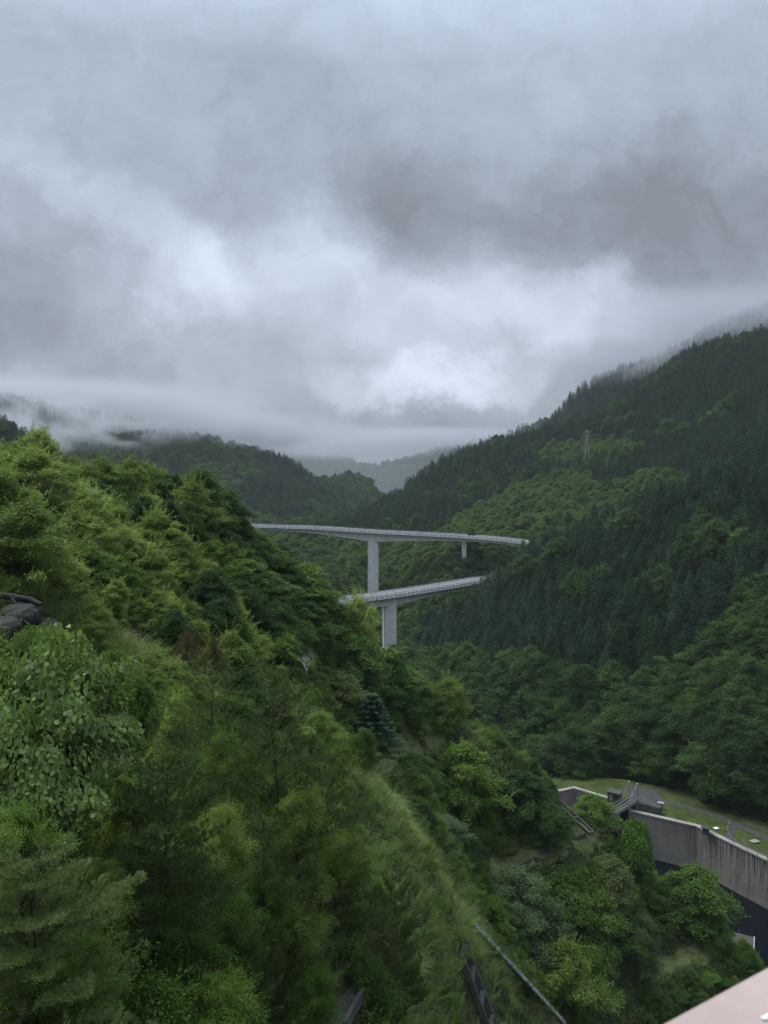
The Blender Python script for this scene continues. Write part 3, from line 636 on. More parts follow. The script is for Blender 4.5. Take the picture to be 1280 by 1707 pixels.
variants('near_shrub', 3, lambda i: crown_kind(CT, 110 + i, 2.2, 1.2, 34, 260, .075, 'leaf_green', padr=.36, flat=.5, base=.05, droop=.3, tr=.025, ragged=.5, wob=.8))
variants('willow', 2, lambda i: crown_kind(CT, 120 + i, 5.2, 2.8, 60, 520, .17, 'leaf_green', padr=.27, flat=.5, base=.05, droop=.2, tr=.06, ragged=.45, asp=.28))
def pine(i, **kw):
    V, Q, tn, limbs = pine_mesh(130 + i, 6.5, 2.4, 15, None, **kw)
    return dict(parts=[('needles', mesh_np('needles', V, Q, M['needle_pine'], tn)), ('trunk', trunk_mesh('trunk', 6.5, .04, limbs, M['pine_bark'], i, .030, .12, .95, 120))], H=6.5, R=2.1)
variants('pine', 3, lambda i: pine(i))
variants('thin_pine', 2, lambda i: pine(5 + i, needles=10, tuft_step=.17))
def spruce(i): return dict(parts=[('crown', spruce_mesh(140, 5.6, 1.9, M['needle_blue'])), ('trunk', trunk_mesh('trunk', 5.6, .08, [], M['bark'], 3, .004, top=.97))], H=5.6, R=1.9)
variants('spruce', 1, spruce)
def mound(key, seed, R, Hh, n, leaf, mat, broad=True, lump=.22):
    stem_ = twig_mesh('stems', seed, Hh * 1.3, .8, M['bark'], 2, .04, 4, (0, 0, -Hh * .6)); K[key] = [dict(parts=[('leaves', mound_mesh(seed, R, Hh, n, leaf, M[mat], lump, broad)), ('stems', stem_)], H=Hh, R=R)]
mound('kudzu', 151, 2.2, 2.0, 8500, .155, 'kudzu', True, .36)
mound('vine_tree', 152, 2.6, 3.2, 9000, .20, 'vine_bright', True, .10)
mound('vine_bush', 153, 2.6, 1.9, 8000, .17, 'leaf_green', False, .25)
# ------------------------------------------------------------------ putting plants down
COUNT = {}
PROTO = {}
def ground(x, y, T=None):
    if T is not None: return float(T.H(x, y))
    return max(float(t_.H(x, y)) for t_ in TERRAINS if t_.inside(x, y))
def put(kind, name, loc, sx, sz, label, cat, group=None, var=None, rz=None, tilt=(0, 0)):
    """one plant: an Empty at its foot with its crown and trunk (mesh data shared between plants of a kind)"""
    vs = K[kind]; i = (COUNT.get(kind, 0) if var is None else var) % len(vs); COUNT[kind] = COUNT.get(kind, 0) + 1
    o = root(name, loc, label, cat, group, rz if rz is not None else float(RNG.random() * 6.28))
    o.rotation_euler[0], o.rotation_euler[1] = tilt
    o.scale = (sx, sx, sz)
    for pn, me in vs[i]['parts']:
        c = bpy.data.objects.new(pn, me); COL.objects.link(c); c.parent = o
        PROTO.setdefault((kind, i, pn), c)
    return o
TALL = {'vine_bush': 'green_tree', 'willow': 'green_tree', 'yellow_shrub': 'yellow_tree', 'green_shrub': 'green_tree', 'near_shrub': 'green_tree'}
LEGGY = {'green_tree': 'leggy_green', 'yellow_tree': 'leggy_yellow'}
def plant(kind, name, px, py_top, Y, width, label, cat, group=None, T=None, base_py=None, **kw):
    """a single plant whose top shows at a place of the photograph, rooted on the terrain Y metres ahead"""
    x = (px - 640) / F * Y; g = ground(x, Y, T) if base_py is None else -(base_py - HZ) / F * Y; top = -(py_top - HZ) / F * Y
    k = K[kind][0]; hgt = max(.5, top - g)
    if kind in TALL and hgt / k['H'] > 1.7 * width / F * Y / 2 / k['R']: kind = TALL[kind]; k = K[kind][0]
    if kind in LEGGY and hgt / k['H'] > 1.9 * width / F * Y / 2 / k['R']: kind = LEGGY[kind]; k = K[kind][0]
    return put(kind, name, (x, Y, g), width / F * Y / 2 / k['R'], hgt / k['H'], label, cat, group, **kw)
def gn_scatter(name, pts, kinds, label=None):
    """the uncountable rest of a kind: ONE object; kinds = list of (kind, variant, part) already in the scene, pts rows = x y z rz sx sz index"""
    pts = np.array(pts, float); me = bpy.data.meshes.new(name); me.vertices.add(len(pts)); me.vertices.foreach_set('co', pts[:, :3].astype(np.float32).ravel())
    rot = np.zeros((len(pts), 3), np.float32); rot[:, 2] = pts[:, 3]
    if pts.shape[1] > 7: rot[:, 0] = pts[:, 7]; rot[:, 1] = pts[:, 8]
    me.attributes.new('rot', 'FLOAT_VECTOR', 'POINT').data.foreach_set('vector', rot.ravel())
    me.attributes.new('scl', 'FLOAT_VECTOR', 'POINT').data.foreach_set('vector', pts[:, [4, 4, 5]].astype(np.float32).ravel())
    me.attributes.new('which', 'INT', 'POINT').data.foreach_set('value', pts[:, 6].astype(np.int32)); me.update()
    o = stuff(link(name, me)); ng = bpy.data.node_groups.new(name, 'GeometryNodeTree')
    ng.interface.new_socket('Geometry', in_out='INPUT', socket_type='NodeSocketGeometry'); ng.interface.new_socket('Geometry', in_out='OUTPUT', socket_type='NodeSocketGeometry')
    N = ng.nodes; i_ = N.new('NodeGroupInput'); o_ = N.new('NodeGroupOutput'); join = N.new('GeometryNodeJoinGeometry')
    for k, src in enumerate(kinds):
        oi = N.new('GeometryNodeObjectInfo'); oi.inputs['Object'].default_value = src; oi.inputs['As Instance'].default_value = False
        iop = N.new('GeometryNodeInstanceOnPoints'); cmp_ = N.new('FunctionNodeCompare'); cmp_.data_type = 'INT'; cmp_.operation = 'EQUAL'
        at = N.new('GeometryNodeInputNamedAttribute'); at.data_type = 'INT'; at.inputs['Name'].default_value = 'which'
        ng.links.new([s for s in at.outputs if s.enabled and s.name == 'Attribute'][0], [s for s in cmp_.inputs if s.enabled and s.name == 'A'][0])
        [s for s in cmp_.inputs if s.enabled and s.name == 'B'][0].default_value = k
        ng.links.new(cmp_.outputs[0], iop.inputs['Selection'])
        for an, sock in (('rot', 'Rotation'), ('scl', 'Scale')):
            a2 = N.new('GeometryNodeInputNamedAttribute'); a2.data_type = 'FLOAT_VECTOR'; a2.inputs['Name'].default_value = an
            ng.links.new([s for s in a2.outputs if s.enabled and s.name == 'Attribute'][0], iop.inputs[sock])
        ng.links.new(i_.outputs[0], iop.inputs['Points']); ng.links.new(oi.outputs['Geometry'], iop.inputs['Instance']); ng.links.new(iop.outputs[0], join.inputs[0])
    ng.links.new(join.outputs[0], o_.inputs[0])
    md = o.modifiers.new('scatter', 'NODES'); md.node_group = ng
    return o
def scatter_pts(T, spacing, seed, keep=None, others=()):
    """jittered points on a terrain in front of the camera, dropping those under another terrain"""
    r = np.random.default_rng(seed); xs = np.arange(T.x0, T.x0 + T.st * (T.nx - 1), spacing); ys = np.arange(T.y0, T.y0 + T.st * (T.ny - 1), spacing)
    gx, gy = np.meshgrid(xs, ys, indexing='ij'); gx = gx.ravel() + (r.random(gx.size) - .5) * spacing * .95; gy = gy.ravel() + (r.random(gy.size) - .5) * spacing * .95
    z = T.H(gx, gy); px, py = pix(gx, np.maximum(gy, 1), z); m = (px > -330) & (px < 1610) & (gy > 6)
    for O in others: m &= ~(O.inside(gx, gy) & (O.H(gx, gy) > z + .5))
    gx, gy, z, px, py = (a[m] for a in (gx, gy, z, px, py))
    if keep is not None: m = keep(gx, gy, z, px, py, r); gx, gy, z, px, py = (a[m] for a in (gx, gy, z, px, py))
    return np.stack([gx, gy, z, px, py], 1)
def inpoly(px, py, poly):
    px = np.asarray(px); py = np.asarray(py); c = np.zeros(px.shape, bool); n = len(poly)
    for i in range(n):
        x1, y1 = poly[i]; x2, y2 = poly[i - 1]
        c ^= ((y1 > py) != (y2 > py)) & (px < (x2 - x1) * (py - y1) / (y2 - y1 + 1e-9) + x1)
    return c
# ------------------------------------------------------------------ forests
CED_SPUR = [(640, 1062), (800, 1085), (960, 1092), (1060, 1125), (1130, 1112), (1170, 1065), (1230, 990), (1290, 930), (1700, 900), (1700, 300), (600, 300), (560, 1000)]
BRD_MID = [(400, 885), (560, 892), (640, 900), (720, 885), (775, 850), (850, 806), (900, 790), (950, 772), (1000, 800), (1060, 786), (1150, 776), (1160, 800), (1160, 1200), (400, 1200)]
BRD_PYL = [(890, 748), (940, 728), (985, 722), (1040, 728), (1075, 742), (1000, 752), (960, 770), (905, 765)]
cands = {'cedar': [], 'broad': []}       # rows: x y z rz sx sz variantkey, px py size terrain
MARKS = [(978, 740, 'the power pylon'), (880, 905, 'the wooded end of the upper bridge'), (773, 905, 'the small bridge pier'), (622, 930, 'the tall bridge pier'), (800, 966, 'the right end of the lower bridge'),
    (648, 1040, 'the lower bridge pier'), (1020, 1325, 'the footbridge'), (1100, 1350, 'the gate platform'), (1240, 1400, 'the round lawn'), (621, 1210, 'the blue-green spruce'), (1057, 1390, 'the bright vine dome'),
    (870, 1510, 'the large grey-green tree'), (455, 1180, 'the tallest pine'), (110, 1150, 'the kudzu mound'), (40, 1030, 'the dark rocks'), (325, 1055, 'the reddish shrub'), (430, 880, 'the left end of the upper bridge'),
    (345, 800, 'the highest tree of the crest'), (760, 1190, 'the block of the upper terrace'), (585, 1580, 'the dead bush'), (850, 1620, 'the pale pipe'), (930, 1355, 'the slanting kerb'), (1150, 1480, 'the broad tree by the basin'),
    (1240, 1580, 'the block by the water'), (1270, 720, 'the upper right edge'), (1270, 1050, 'the right edge at mid-height'), (1080, 1200, 'the dense woods above the footbridge'), (1000, 1000, 'the heart of the cedar plantation'), (1120, 900, 'the brownish cedars'), (720, 1120, 'the wooded gully'), (900, 1150, 'the valley woods'), (0, 760, 'the upper left edge of the hillside'), (150, 900, 'the middle of the sunlit flank')]
def where(px, py):
    """plain words for where a plant stands, from the nearest landmark of the photograph"""
    d, dx, dy, nm = min(((px - a) ** 2 + (py - b_) ** 2, px - a, py - b_, n_) for a, b_, n_ in MARKS); d = math.sqrt(d); q = '' if d > 110 else ('close ' if d > 45 else 'right ')
    if d > 190: q = 'far '
    nm = nm.replace('upper left edge of the hillside', 'upper left edge')
    v = 'above' if dy < 0 else 'below'; h_ = 'left of' if dx < 0 else 'right of'
    if abs(dx) < .4 * abs(dy): return q + v + ' ' + nm
    if abs(dy) < .4 * abs(dx): return (q.replace('right ', 'just ')) + h_ + ' ' + nm
    return (q.replace('right ', 'just ')) + v + ' and ' + h_ + ' ' + nm
DECKS = [([(P(340, 872, 436)), P(425, 876, 420), P(622, 885.5, 390), P(773, 893.5, 373), P(836, 899, 365)], 7.0), ([P(430, 1024, 240), P(570, 1000, 284), P(648, 990, 300), P(778, 970, 336)], 7.0)]
def in_way(x, y, z, hh):
    """no crown grows through a bridge deck or against its pier"""
    for pts_, wd in DECKS:
        for a, c in zip(pts_, pts_[1:]):
            ax, ay, az = a; cx_, cy_, cz_ = c; L2 = (cx_ - ax) ** 2 + (cy_ - ay) ** 2; t_ = max(0, min(1, ((x - ax) * (cx_ - ax) + (y - ay) * (cy_ - ay)) / L2))
            if math.hypot(x - ax - t_ * (cx_ - ax), y - ay - t_ * (cy_ - ay)) < wd and z + hh > az + t_ * (cz_ - az) - 2.5: return True
    return False
def forest(T, sp, seed, lift, choose, smin, smax, others=(), keep=None):
    for x, y, z, px, py in scatter_pts(T, sp, seed, keep, others):
        cy = py - F * lift / y; k = choose(px, cy, x, y); s = float(RNG.uniform(smin, smax))
        kind = 'cedar' if k == 'cedar' else 'broad'
        if k == 'skip' or in_way(x, y, z, 13): continue
        h = s * RNG.uniform(.8, 1.22); w_ = s * RNG.uniform(.9, 1.25)
        cands[kind].append((x, y, z - .3, RNG.random() * 6.28, w_, h, k, int(RNG.integers(0, 5)) % len(K[k]), px, cy))
def mixn(x, y, wl, thr, seed=5): return float(vnoise(np.array(x / wl), np.array(y / wl), seed)) + float(vnoise(np.array(x / wl * 2.7), np.array(y / wl * 2.7), seed + 1)) * .5 > thr
def ch_spur(px, cy, x, y):
    if inpoly(px, cy, CED_SPUR):
        return 'far_broad' if mixn(x, y, 13, .36) else 'cedar'
    if cy > 1120 and px > 930: return 'edge_broad' if mixn(x, y, 9, -.1, 9) else 'far_broad'
    return 'far_broad'
def ch_mid(px, cy, x, y):
    if inpoly(px, cy, BRD_MID) or inpoly(px, cy, BRD_PYL): return 'cedar' if mixn(x, y, 14, .48, 3) else 'valley_broad'
    return ('valley_broad' if mixn(x, y, 40, .3, 12) else 'far_broad') if mixn(x, y, 19, .37, 2) else 'cedar'
def ch_back(px, cy, x, y): return 'cedar' if mixn(x, y, 60, .05, 8) else ('far_broad' if RNG.random() < .6 else 'valley_broad')
keep_spur = lambda x, y, z, px, py, r: (z > LAWN + .2) | ((z > -83.5) & ((x < 32) | (y > 182)))
forest(spurT, 3.7, 1, 9, ch_spur, .8, 1.12, (nearT,), keep_spur)
forest(midT, 4.8, 2, 9, ch_mid, .85, 1.2, (spurT,), lambda x, y, z, px, py, r: z > -86)
forest(leftT, 5.2, 3, 9, lambda *a: 'far_broad' if RNG.random() < .12 else 'cedar', .85, 1.15, (nearT, midT))
forest(backT, 7.5, 4, 9, ch_back, 1.15, 1.6, (midT, leftT))
forest(highT, 8.5, 5, 9, lambda *a: 'cedar', 1.1, 1.5, (midT,))
forest(farT, 15, 6, 10, ch_back, 1.9, 2.6, (backT,))
def is_open(x, y):      # the corridor of the bridge decks stays free of crowns
    return False
for kind, name in (('cedar', 'cedar_tree'), ('broad', 'broadleaf_tree')):
    rows = cands[kind]; order = []
    for i, rw in enumerate(rows):
        x, y, z = rw[:3]; px, cy = rw[8:10]
        if -20 < px < 1300 and y < 420: order.append((rw[5] * 11 * rw[4] / y / y, i))
    order.sort(reverse=True); chosen = set()
    for sc_, i in order:
        if len(chosen) >= 290: break
        if seen(rows[i][:3], 10): chosen.add(i)
    for i in sorted(chosen):
        x, y, z, rz, sx, sz, k, vi, px, cy = rows[i]
        if kind == 'cedar': lab, grp = ('tall' if sz > 1.05 else 'short' if sz < .85 else 'dark') + ' pointed cedar ' + where(px, cy), 'cedars on the right-hand mountainside'
        elif k == 'edge_broad': lab, grp = ('large' if sx > 1.1 else 'layered') + ' broadleaf tree ' + where(px, cy), 'broadleaf trees above the lawn'
        elif k == 'valley_broad': lab, grp = ('broad' if sx > 1.15 else 'narrow' if sx < .95 else 'round') + ' light green tree ' + where(px, cy), 'broadleaf trees behind the bridges'
        else: lab, grp = ('tall' if sz > 1.1 else 'low' if sz < .85 else 'rounded') + ' dark green tree ' + where(px, cy), 'broadleaf trees on the lower mountainside'
        put(k, name, (x, y, z), sx, sz, lab, 'tree', grp, var=vi, rz=rz)
    # make sure that each variant stands somewhere, then scatter the rest
    used = sorted({(rows[i][6], rows[i][7]) for i in range(len(rows)) if i not in chosen})
    srcs = []; pts = []
    for key, vi in used:
        pn = K[key][vi]['parts'][0][0]
        if (key, vi, pn) not in PROTO: continue
        srcs.append((key, vi))
    for i, rw in enumerate(rows):
        if i in chosen: continue
        kk = (rw[6], rw[7])
        if kk not in srcs: kk = [s for s in srcs if s[0] == rw[6]][0] if any(s[0] == rw[6] for s in srcs) else srcs[0]
        pts.append([rw[0], rw[1], rw[2], rw[3], rw[4], rw[5], srcs.index(kk)])
    o = gn_scatter('cedar_forest' if kind == 'cedar' else 'broadleaf_forest', pts, [PROTO[(k_, v_, K[k_][v_]['parts'][0][0])] for k_, v_ in srcs])
    print(kind, 'trees', len(rows), 'objects', len(chosen))
# ------------------------------------------------------------------ bridges
def smooth_path(pts, n):
    pts = [Vector(p) for p in pts]; out = []
    for i in range(len(pts) - 1):
        p0 = pts[max(i - 1, 0)]; p1, p2 = pts[i], pts[i + 1]; p3 = pts[min(i + 2, len(pts) - 1)]
        for k in range(n):
            t_ = k / n; out.append(.5 * ((2 * p1) + (p2 - p0) * t_ + (2 * p0 - 5 * p1 + 4 * p2 - p3) * t_ ** 2 + (3 * p1 - p0 - 3 * p2 + p3) * t_ ** 3))
    out.append(pts[-1]); return out
def bridge(name, ctrl, pier_at, depth_pier, depth_mid, half_w, label, piers, haunch=45):
    path = smooth_path(ctrl, 14); r_ = root(name, path[len(path) // 2], label, 'bridge'); inv = -Vector(r_.location)
    path = [p + inv for p in path]; pa = Vector(pier_at) + inv
    sl = MB(); sl.sweep(path, [(-half_w, -.55), (half_w, -.55), (half_w, 0), (-half_w, 0)]); sl.build('deck', M['bridge_concrete'], r_)
    ro = MB(); ro.sweep(path, [(-half_w + .5, .01), (half_w - .5, .01), (half_w - .5, .06), (-half_w + .5, .06)]); ro.build('road_surface', M['bridge_asphalt'], r_)
    b = MB(); gw = half_w * .55
    vs, m = [], 4
    for i, q in enumerate(path):
        d = (path[min(i + 1, len(path) - 1)] - path[max(i - 1, 0)]); d.z = 0; d.normalize(); sd_ = Vector((d.y, -d.x, 0))
        dist = min((q - pa).length, 1e9); tt = max(0, 1 - dist / haunch); dp = depth_mid + (depth_pier - depth_mid) * tt ** 1.5
        for a, z in ((-gw * .92, -dp), (gw * .92, -dp), (gw, -.56), (-gw, -.56)): vs.append(q + sd_ * a + Vector((0, 0, z)))
    b.add(vs, [(i * 4 + k, i * 4 + (k + 1) % 4, (i + 1) * 4 + (k + 1) % 4, (i + 1) * 4 + k) for i in range(len(path) - 1) for k in range(4)])
    b.build('girder', M['bridge_concrete'], r_)
    for s in (-1, 1):
        c = MB(); c.sweep(path, [(s * half_w - .16, -.9), (s * half_w + .16, -.9), (s * half_w + .16, .62), (s * half_w - .16, .62)]); par = c.build('parapet', M['bridge_concrete'], r_)
        g_ = MB()
        for zz in (.85, 1.12): g_.sweep([p + Vector((0, 0, zz)) for p in path], [(s * half_w - .05, -.05), (s * half_w + .05, -.05), (s * half_w + .05, .05), (s * half_w - .05, .05)])
        acc_ = 0; last = path[0]
        for i in range(1, len(path)):
            seg = path[i] - path[i - 1]; L = seg.length; k = 0
            d = seg.copy(); d.z = 0; d.normalize(); sd_ = Vector((d.y, -d.x, 0)); t0 = -acc_
            while t0 + 2.4 <= L:
                t0 += 2.4; q = path[i - 1] + seg * (t0 / L) + sd_ * s * half_w
                g_.box(q + Vector((0, 0, .88)), (.14, .14, .5), math.atan2(d.y, d.x))
                g_.box(q + sd_ * s * .19 + Vector((0, 0, -.15)), (.16, .06, 1.4), math.atan2(d.y, d.x))
            acc_ = L - t0
        g_.build('guard_rail', M['bridge_rail'], r_)
    for (pt, wx, wy, zb, ztop, rz, front) in piers:
        q = Vector(pt) + inv; h = MB()
        h.box((q.x, q.y, (ztop + zb) / 2 + inv.z), (wx, wy, ztop - zb), rz)
        if front:        # outer ribs stand proud of the shaft, with a pale joint between
            dx = Vector((math.cos(rz), math.sin(rz), 0)); dy = Vector((-math.sin(rz), math.cos(rz), 0))
            for k in range(int((ztop - zb) / 6)): h.box((q.x, q.y, zb + inv.z + 3 + 6 * k), (wx + .05, wy + .05, .07), rz)
            h.box((q.x - dy.x * (wy / 2 + .12), q.y - dy.y * (wy / 2 + .12), (ztop + zb) / 2 + inv.z), (wx * .80, .5, ztop - zb - .2), rz)
        h.build('pier', M['bridge_concrete'], r_)
    return r_, path
UD = [P(340, 872, 436), P(425, 876, 420), P(520, 879, 404), P(622, 885.5, 390), P(700, 889.5, 381), P(773, 893.5, 373), P(830, 898, 366), P(872, 903, 361), P(884, 905, 359)]
pu = P(622, 885.5, 390)
ang = math.atan2(-20, 95)
bridge('road_bridge', UD, pu, 5.4, 2.3, 4.8, 'pale concrete road bridge, the upper one, on a tall slender pier',
       [((pu[0], pu[1], 0), 5.5, 4.8, -80, pu[2] - .58, .06, True), ((P(773.5, 893, 373)[0], 373, 0), 2.2, 2.0, -60, P(773, 893.5, 373)[2] - 1.2, ang, False)], 62)
LD = [P(430, 1024, 240), P(500, 1012, 262), P(570, 1000.5, 284), P(648, 990.5, 300), P(730, 978, 322), P(800, 966.5, 343), P(860, 960, 366)]
pl = P(649, 990.5, 300)
bridge('road_bridge', LD, pl, 4.6, 2.2, 4.6, 'lower concrete road bridge passing in front of the taller pier',
       [((pl[0], pl[1], 0), 5.2, 4.6, -92, pl[2] - .58, .12, True)], 50)
for px, py, Y, wd, k, lab in [(872, 899, 350, 24, 'valley_broad', 'round light green tree in front of the very end of the upper bridge deck'), (888, 893, 351, 26, 'valley_broad', 'light green tree at which the upper bridge deck disappears'), (903, 889, 347, 26, 'far_broad', 'darker tree right behind the end of the upper bridge'),
        (802, 960, 336, 22, 'cedar', 'cedar in front of the right end of the lower bridge deck'), (813, 953, 334, 22, 'cedar', 'cedar just right of the lower bridge deck end'), (790, 973, 330, 20, 'cedar', 'small cedar below the right end of the lower bridge deck')]:
    plant(k, 'cedar_tree' if k == 'cedar' else 'broadleaf_tree', px, py, Y, wd, lab, 'tree')
# car on the upper bridge
cx, cy, cz = P(786, 893.6, 370); c_ = root('car', (cx, cy, cz + .15), 'small dark car driving on the upper bridge', 'car', rz=ang)
b = MB(); prof = [(-2.1, .35), (-2.1, .85), (-1.3, .95), (-.8, 1.45), (.7, 1.45), (1.3, .95), (2.1, .8), (2.1, .35)]
vs = [(x, s * .85, z) for s in (-1, 1) for x, z in prof]; n = len(prof)
b.add(vs, [tuple(range(n)), tuple(reversed(range(n, 2 * n)))] + [(k, (k + 1) % n, n + (k + 1) % n, n + k) for k in range(n)]); b.build('body', M['car_paint'], c_, bevel=.06)
for x in (-1.3, 1.3):
    for s in (-1, 1):
        b = MB(); b.tube([(x, s * .72, .33), (x, s * .9, .33)], [.33, .33], 12); b.build('wheel', M['car_paint'], c_)
for s in (-1, 1): b = MB(); b.add([(-.75, s * .857, 1.0), (.85, s * .857, 1.0), (.6, s * .857, 1.36), (-.6, s * .857, 1.36)], [(0, 1, 2, 3)]); b.build('window', M['glass'], c_)
# poles by the end of the upper bridge
for px, py, lab in ((898, 893, 'thin pale lamp post at the wooded end of the upper bridge'), (553, 868, 'thin grey mast among the trees behind the upper bridge')):
    Y = 362 if px > 800 else 600; x, y, z = P(px, py, Y); hgt = 5 if px > 800 else 22; r_ = root('pole', (x, y, z - 3), lab, 'pole')
    b = MB(); b.tube([(0, 0, 0), (0, 0, hgt)], [.11, .08], 6); b.build('shaft', M['metal'], r_); b = MB(); b.box((.6, 0, hgt), (1.3, .2, .15)); b.build('arm', M['metal'], r_)

# ------------------------------------------------------------------ power pylon
def pylon(px, py_top, py_base, Y, label, hgt=None):
    x, y, zt = P(px, py_top, Y); zb = P(px, py_base, Y)[2]; Hh = zt - zb; r_ = root('power_pylon', (x, y, zb), label, 'pylon'); b = MB(); w0, w1 = Hh * .14, Hh * .028; lv = 8; th = .22
    def c(k, i): t_ = k / lv; ww = (w0 * (1 - t_) ** 1.2 + w1); return Vector(((-1, 1, 1, -1)[i] * ww / 2, (-1, -1, 1, 1)[i] * ww / 2, Hh * t_))
    for k in range(lv):
        for i in range(4):
            j = (i + 1) % 4; b.bar(c(k, i), c(k + 1, i), th); b.bar(c(k, i), c(k + 1, j), th * .6); b.bar(c(k, j), c(k + 1, i), th * .6); b.bar(c(k + 1, i), c(k + 1, j), th * .6)
    b.build('lattice_mast', M['pylon_paint'], r_)
    for k, wd in ((.66, .17), (.79, .145), (.92, .12)):
        a = MB(); z = Hh * k
        for s in (-1, 1):
            e = Vector((s * Hh * wd, 0, z)); a.bar((0, -.4, z - .3), e, th * .8); a.bar((0, .4, z - .3), e, th * .8); a.bar((0, 0, z + Hh * .04), e, th * .8)
        a.build('cross_arm', M['pylon_paint'], r_)
pylon(978, 716, 766, 500, 'tall lattice power pylon standing above the cedars on the mountain')

# ------------------------------------------------------------------ water, basin wall, lawn and paths
g = MB(); g.add([(36, 60, -78.6), (150, 60, -78.6), (150, 166, -78.6), (36, 166, -78.6)], [(0, 1, 2, 3)]); struct(g.build('water', M['water']))
def LP(px, py, z=LAWN): d = -(py - HZ) / F; Y = z / d; return Vector(((px - 640) / F * Y, Y, z))
WT = [LP(930, 1319.5), LP(956, 1313.5), LP(1033, 1337)]
WR = [LP(1047, 1351), LP(1095, 1362), LP(1142, 1373), LP(1160, 1377), LP(1225, 1409), LP(1282, 1436), LP(1400, 1497), LP(1560, 1590)]
def wall_from(pts, name, lab, zb=-84, th=.9):
    r_ = root(name, pts[0], lab, 'wall'); o = Vector(pts[0]); b = MB(); c = MB()
    top = [p - o for p in pts]
    def off(i):
        d = (top[min(i + 1, len(top) - 1)] - top[max(i - 1, 0)]); d.z = 0; d.normalize(); return Vector((-d.y, d.x, 0))
    vs = []
    for i, p in enumerate(top):
        nrm = off(i)
        for s, z in ((-.0, zb - o.z), (th, zb - o.z), (th, -.25), (-.0, -.25)): vs.append(Vector((p.x, p.y, z)) + nrm * s)
    n = len(top); fs = [(i * 4 + k, (i + 1) * 4 + k, (i + 1) * 4 + (k + 1) % 4, i * 4 + (k + 1) % 4) for i in range(n - 1) for k in range(4)] + [(0, 1, 2, 3), (n * 4 - 1, n * 4 - 2, n * 4 - 3, n * 4 - 4)]
    b.add(vs, fs); b.build('wall_face', M['basin_wall'], r_)
    vs = []
    for i, p in enumerate(top):
        nrm = off(i)
        for s, z in ((-.12, -.246), (th + .1, -.246), (th + .1, .04), (-.12, .04)): vs.append(Vector((p.x, p.y, z)) + nrm * s)
    c.add(vs, fs); c.build('coping', M['coping'], r_); return r_
wall_from(WT, 'retaining_wall', 'short concrete basin wall with pale coping left of the footbridge')
wall_from(WR, 'retaining_wall', 'long stained concrete basin wall with dark streaks above the dark water')
# lawn: from behind the walls back under the forest edge
front = WT[:1] + WT[1:] + [LP(1038, 1346)] + WR
back_ = [LP(900, 1306), LP(960, 1300), LP(1000, 1303), LP(1040, 1306), LP(1060, 1310), LP(1100, 1318), LP(1150, 1328), LP(1200, 1342), LP(1260, 1362), LP(1400, 1420), LP(1560, 1500), LP(1560, 1500)]
g = MB(); vs = []
for a, c in zip(front, back_):
    fa = a + Vector((.25, .6, -.02)); vs += [fa, c + Vector((.8, 2.5, 0))]
g.add(vs, [(2 * i, 2 * i + 2, 2 * i + 3, 2 * i + 1) for i in range(len(front) - 1)]); struct(g.build('lawn', M['lawn']))
def strip(name, pts, width, mat, dz, width_end=None):
    p = smooth_path(pts, 8); g = MB(); vs = []
    for i, q in enumerate(p):
        d = (p[min(i + 1, len(p) - 1)] - p[max(i - 1, 0)]); d.z = 0; d.normalize(); s = Vector((d.y, -d.x, 0)); ww = width + ((width_end or width) - width) * i / (len(p) - 1)
        vs += [q - s * ww / 2 + Vector((0, 0, dz)), q + s * ww / 2 + Vector((0, 0, dz))]
    g.add(vs, [(2 * i, 2 * i + 1, 2 * i + 3, 2 * i + 2) for i in range(len(p) - 1)]); return struct(g.build(name, mat))
strip('path', [LP(1050, 1322), LP(1100, 1334), LP(1150, 1347), LP(1205, 1364), LP(1260, 1390), LP(1330, 1425), LP(1420, 1480)], 1.9, M['path'], .03)
strip('path', [LP(1206, 1365), LP(1222, 1376), LP(1216, 1392), LP(1224, 1405), LP(1244, 1415), LP(1290, 1435), LP(1340, 1462)], 1.5, M['path'], .034)
g = MB(); g.add([q + Vector((0, 0, .038)) for q in (LP(1045, 1340), LP(1050, 1310), LP(1082, 1316), LP(1108, 1334), LP(1098, 1352))], [(0, 1, 2, 3, 4)]); struct(g.build('paved_yard', M['path']))
strip('path', [LP(1040, 1316), LP(1052, 1313), LP(1075, 1316), LP(1100, 1325)], 2.4, M['path'], .042)
# gate house block and low walls by the footbridge
def block(name, px, py, w_, d_, h_, rz, mat, lab, cat, z=LAWN, roof=None, door=False):
    q = LP(px, py, z); r_ = root(name, q, lab, cat, rz=rz); b = MB(); b.box((0, 0, h_ / 2 - .2), (w_, d_, h_ + .4)); b.build('wall', mat, r_, bevel=.03)
    if roof: b = MB(); b.box((0, 0, h_ + .09), (w_ + .5, d_ + .5, .18)); b.build('roof', roof, r_, bevel=.02)
    if door:
        b = MB(); b.box((-w_ * .2, -d_ / 2 - .02, h_ * .42), (.8, .05, h_ * .8)); b.build('door', M['metal'], r_)
        b = MB(); b.box((w_ * .22, -d_ / 2 - .02, h_ * .6), (.7, .05, .6)); b.build('window', M['glass'], r_)
    return r_
HD = math.radians(-35)
block('hut', 1024, 1334, 2.6, 2.0, 1.9, HD, M['dark_concrete'], 'small dark hut on the lawn beside the footbridge', 'hut', roof=M['dark_concrete'], door=True)
r_ = block('gate_platform', 1077, 1351, 6.2, 1.7, 1.5, HD, M['dark_concrete'], 'dark concrete gate platform at the end of the footbridge', 'platform')
for k in range(9):
    b = MB(); b.box((-3 + .75 * k, -.8, 1.75), (.06, .06, .9)); b.build('railing_post', M['metal'], r_)
b = MB(); b.bar((-3, -.8, 2.2), (3, -.8, 2.2), .06); b.bar((-3, -.8, 1.85), (3, -.8, 1.85), .05); b.build('handrail', M['metal'], r_)
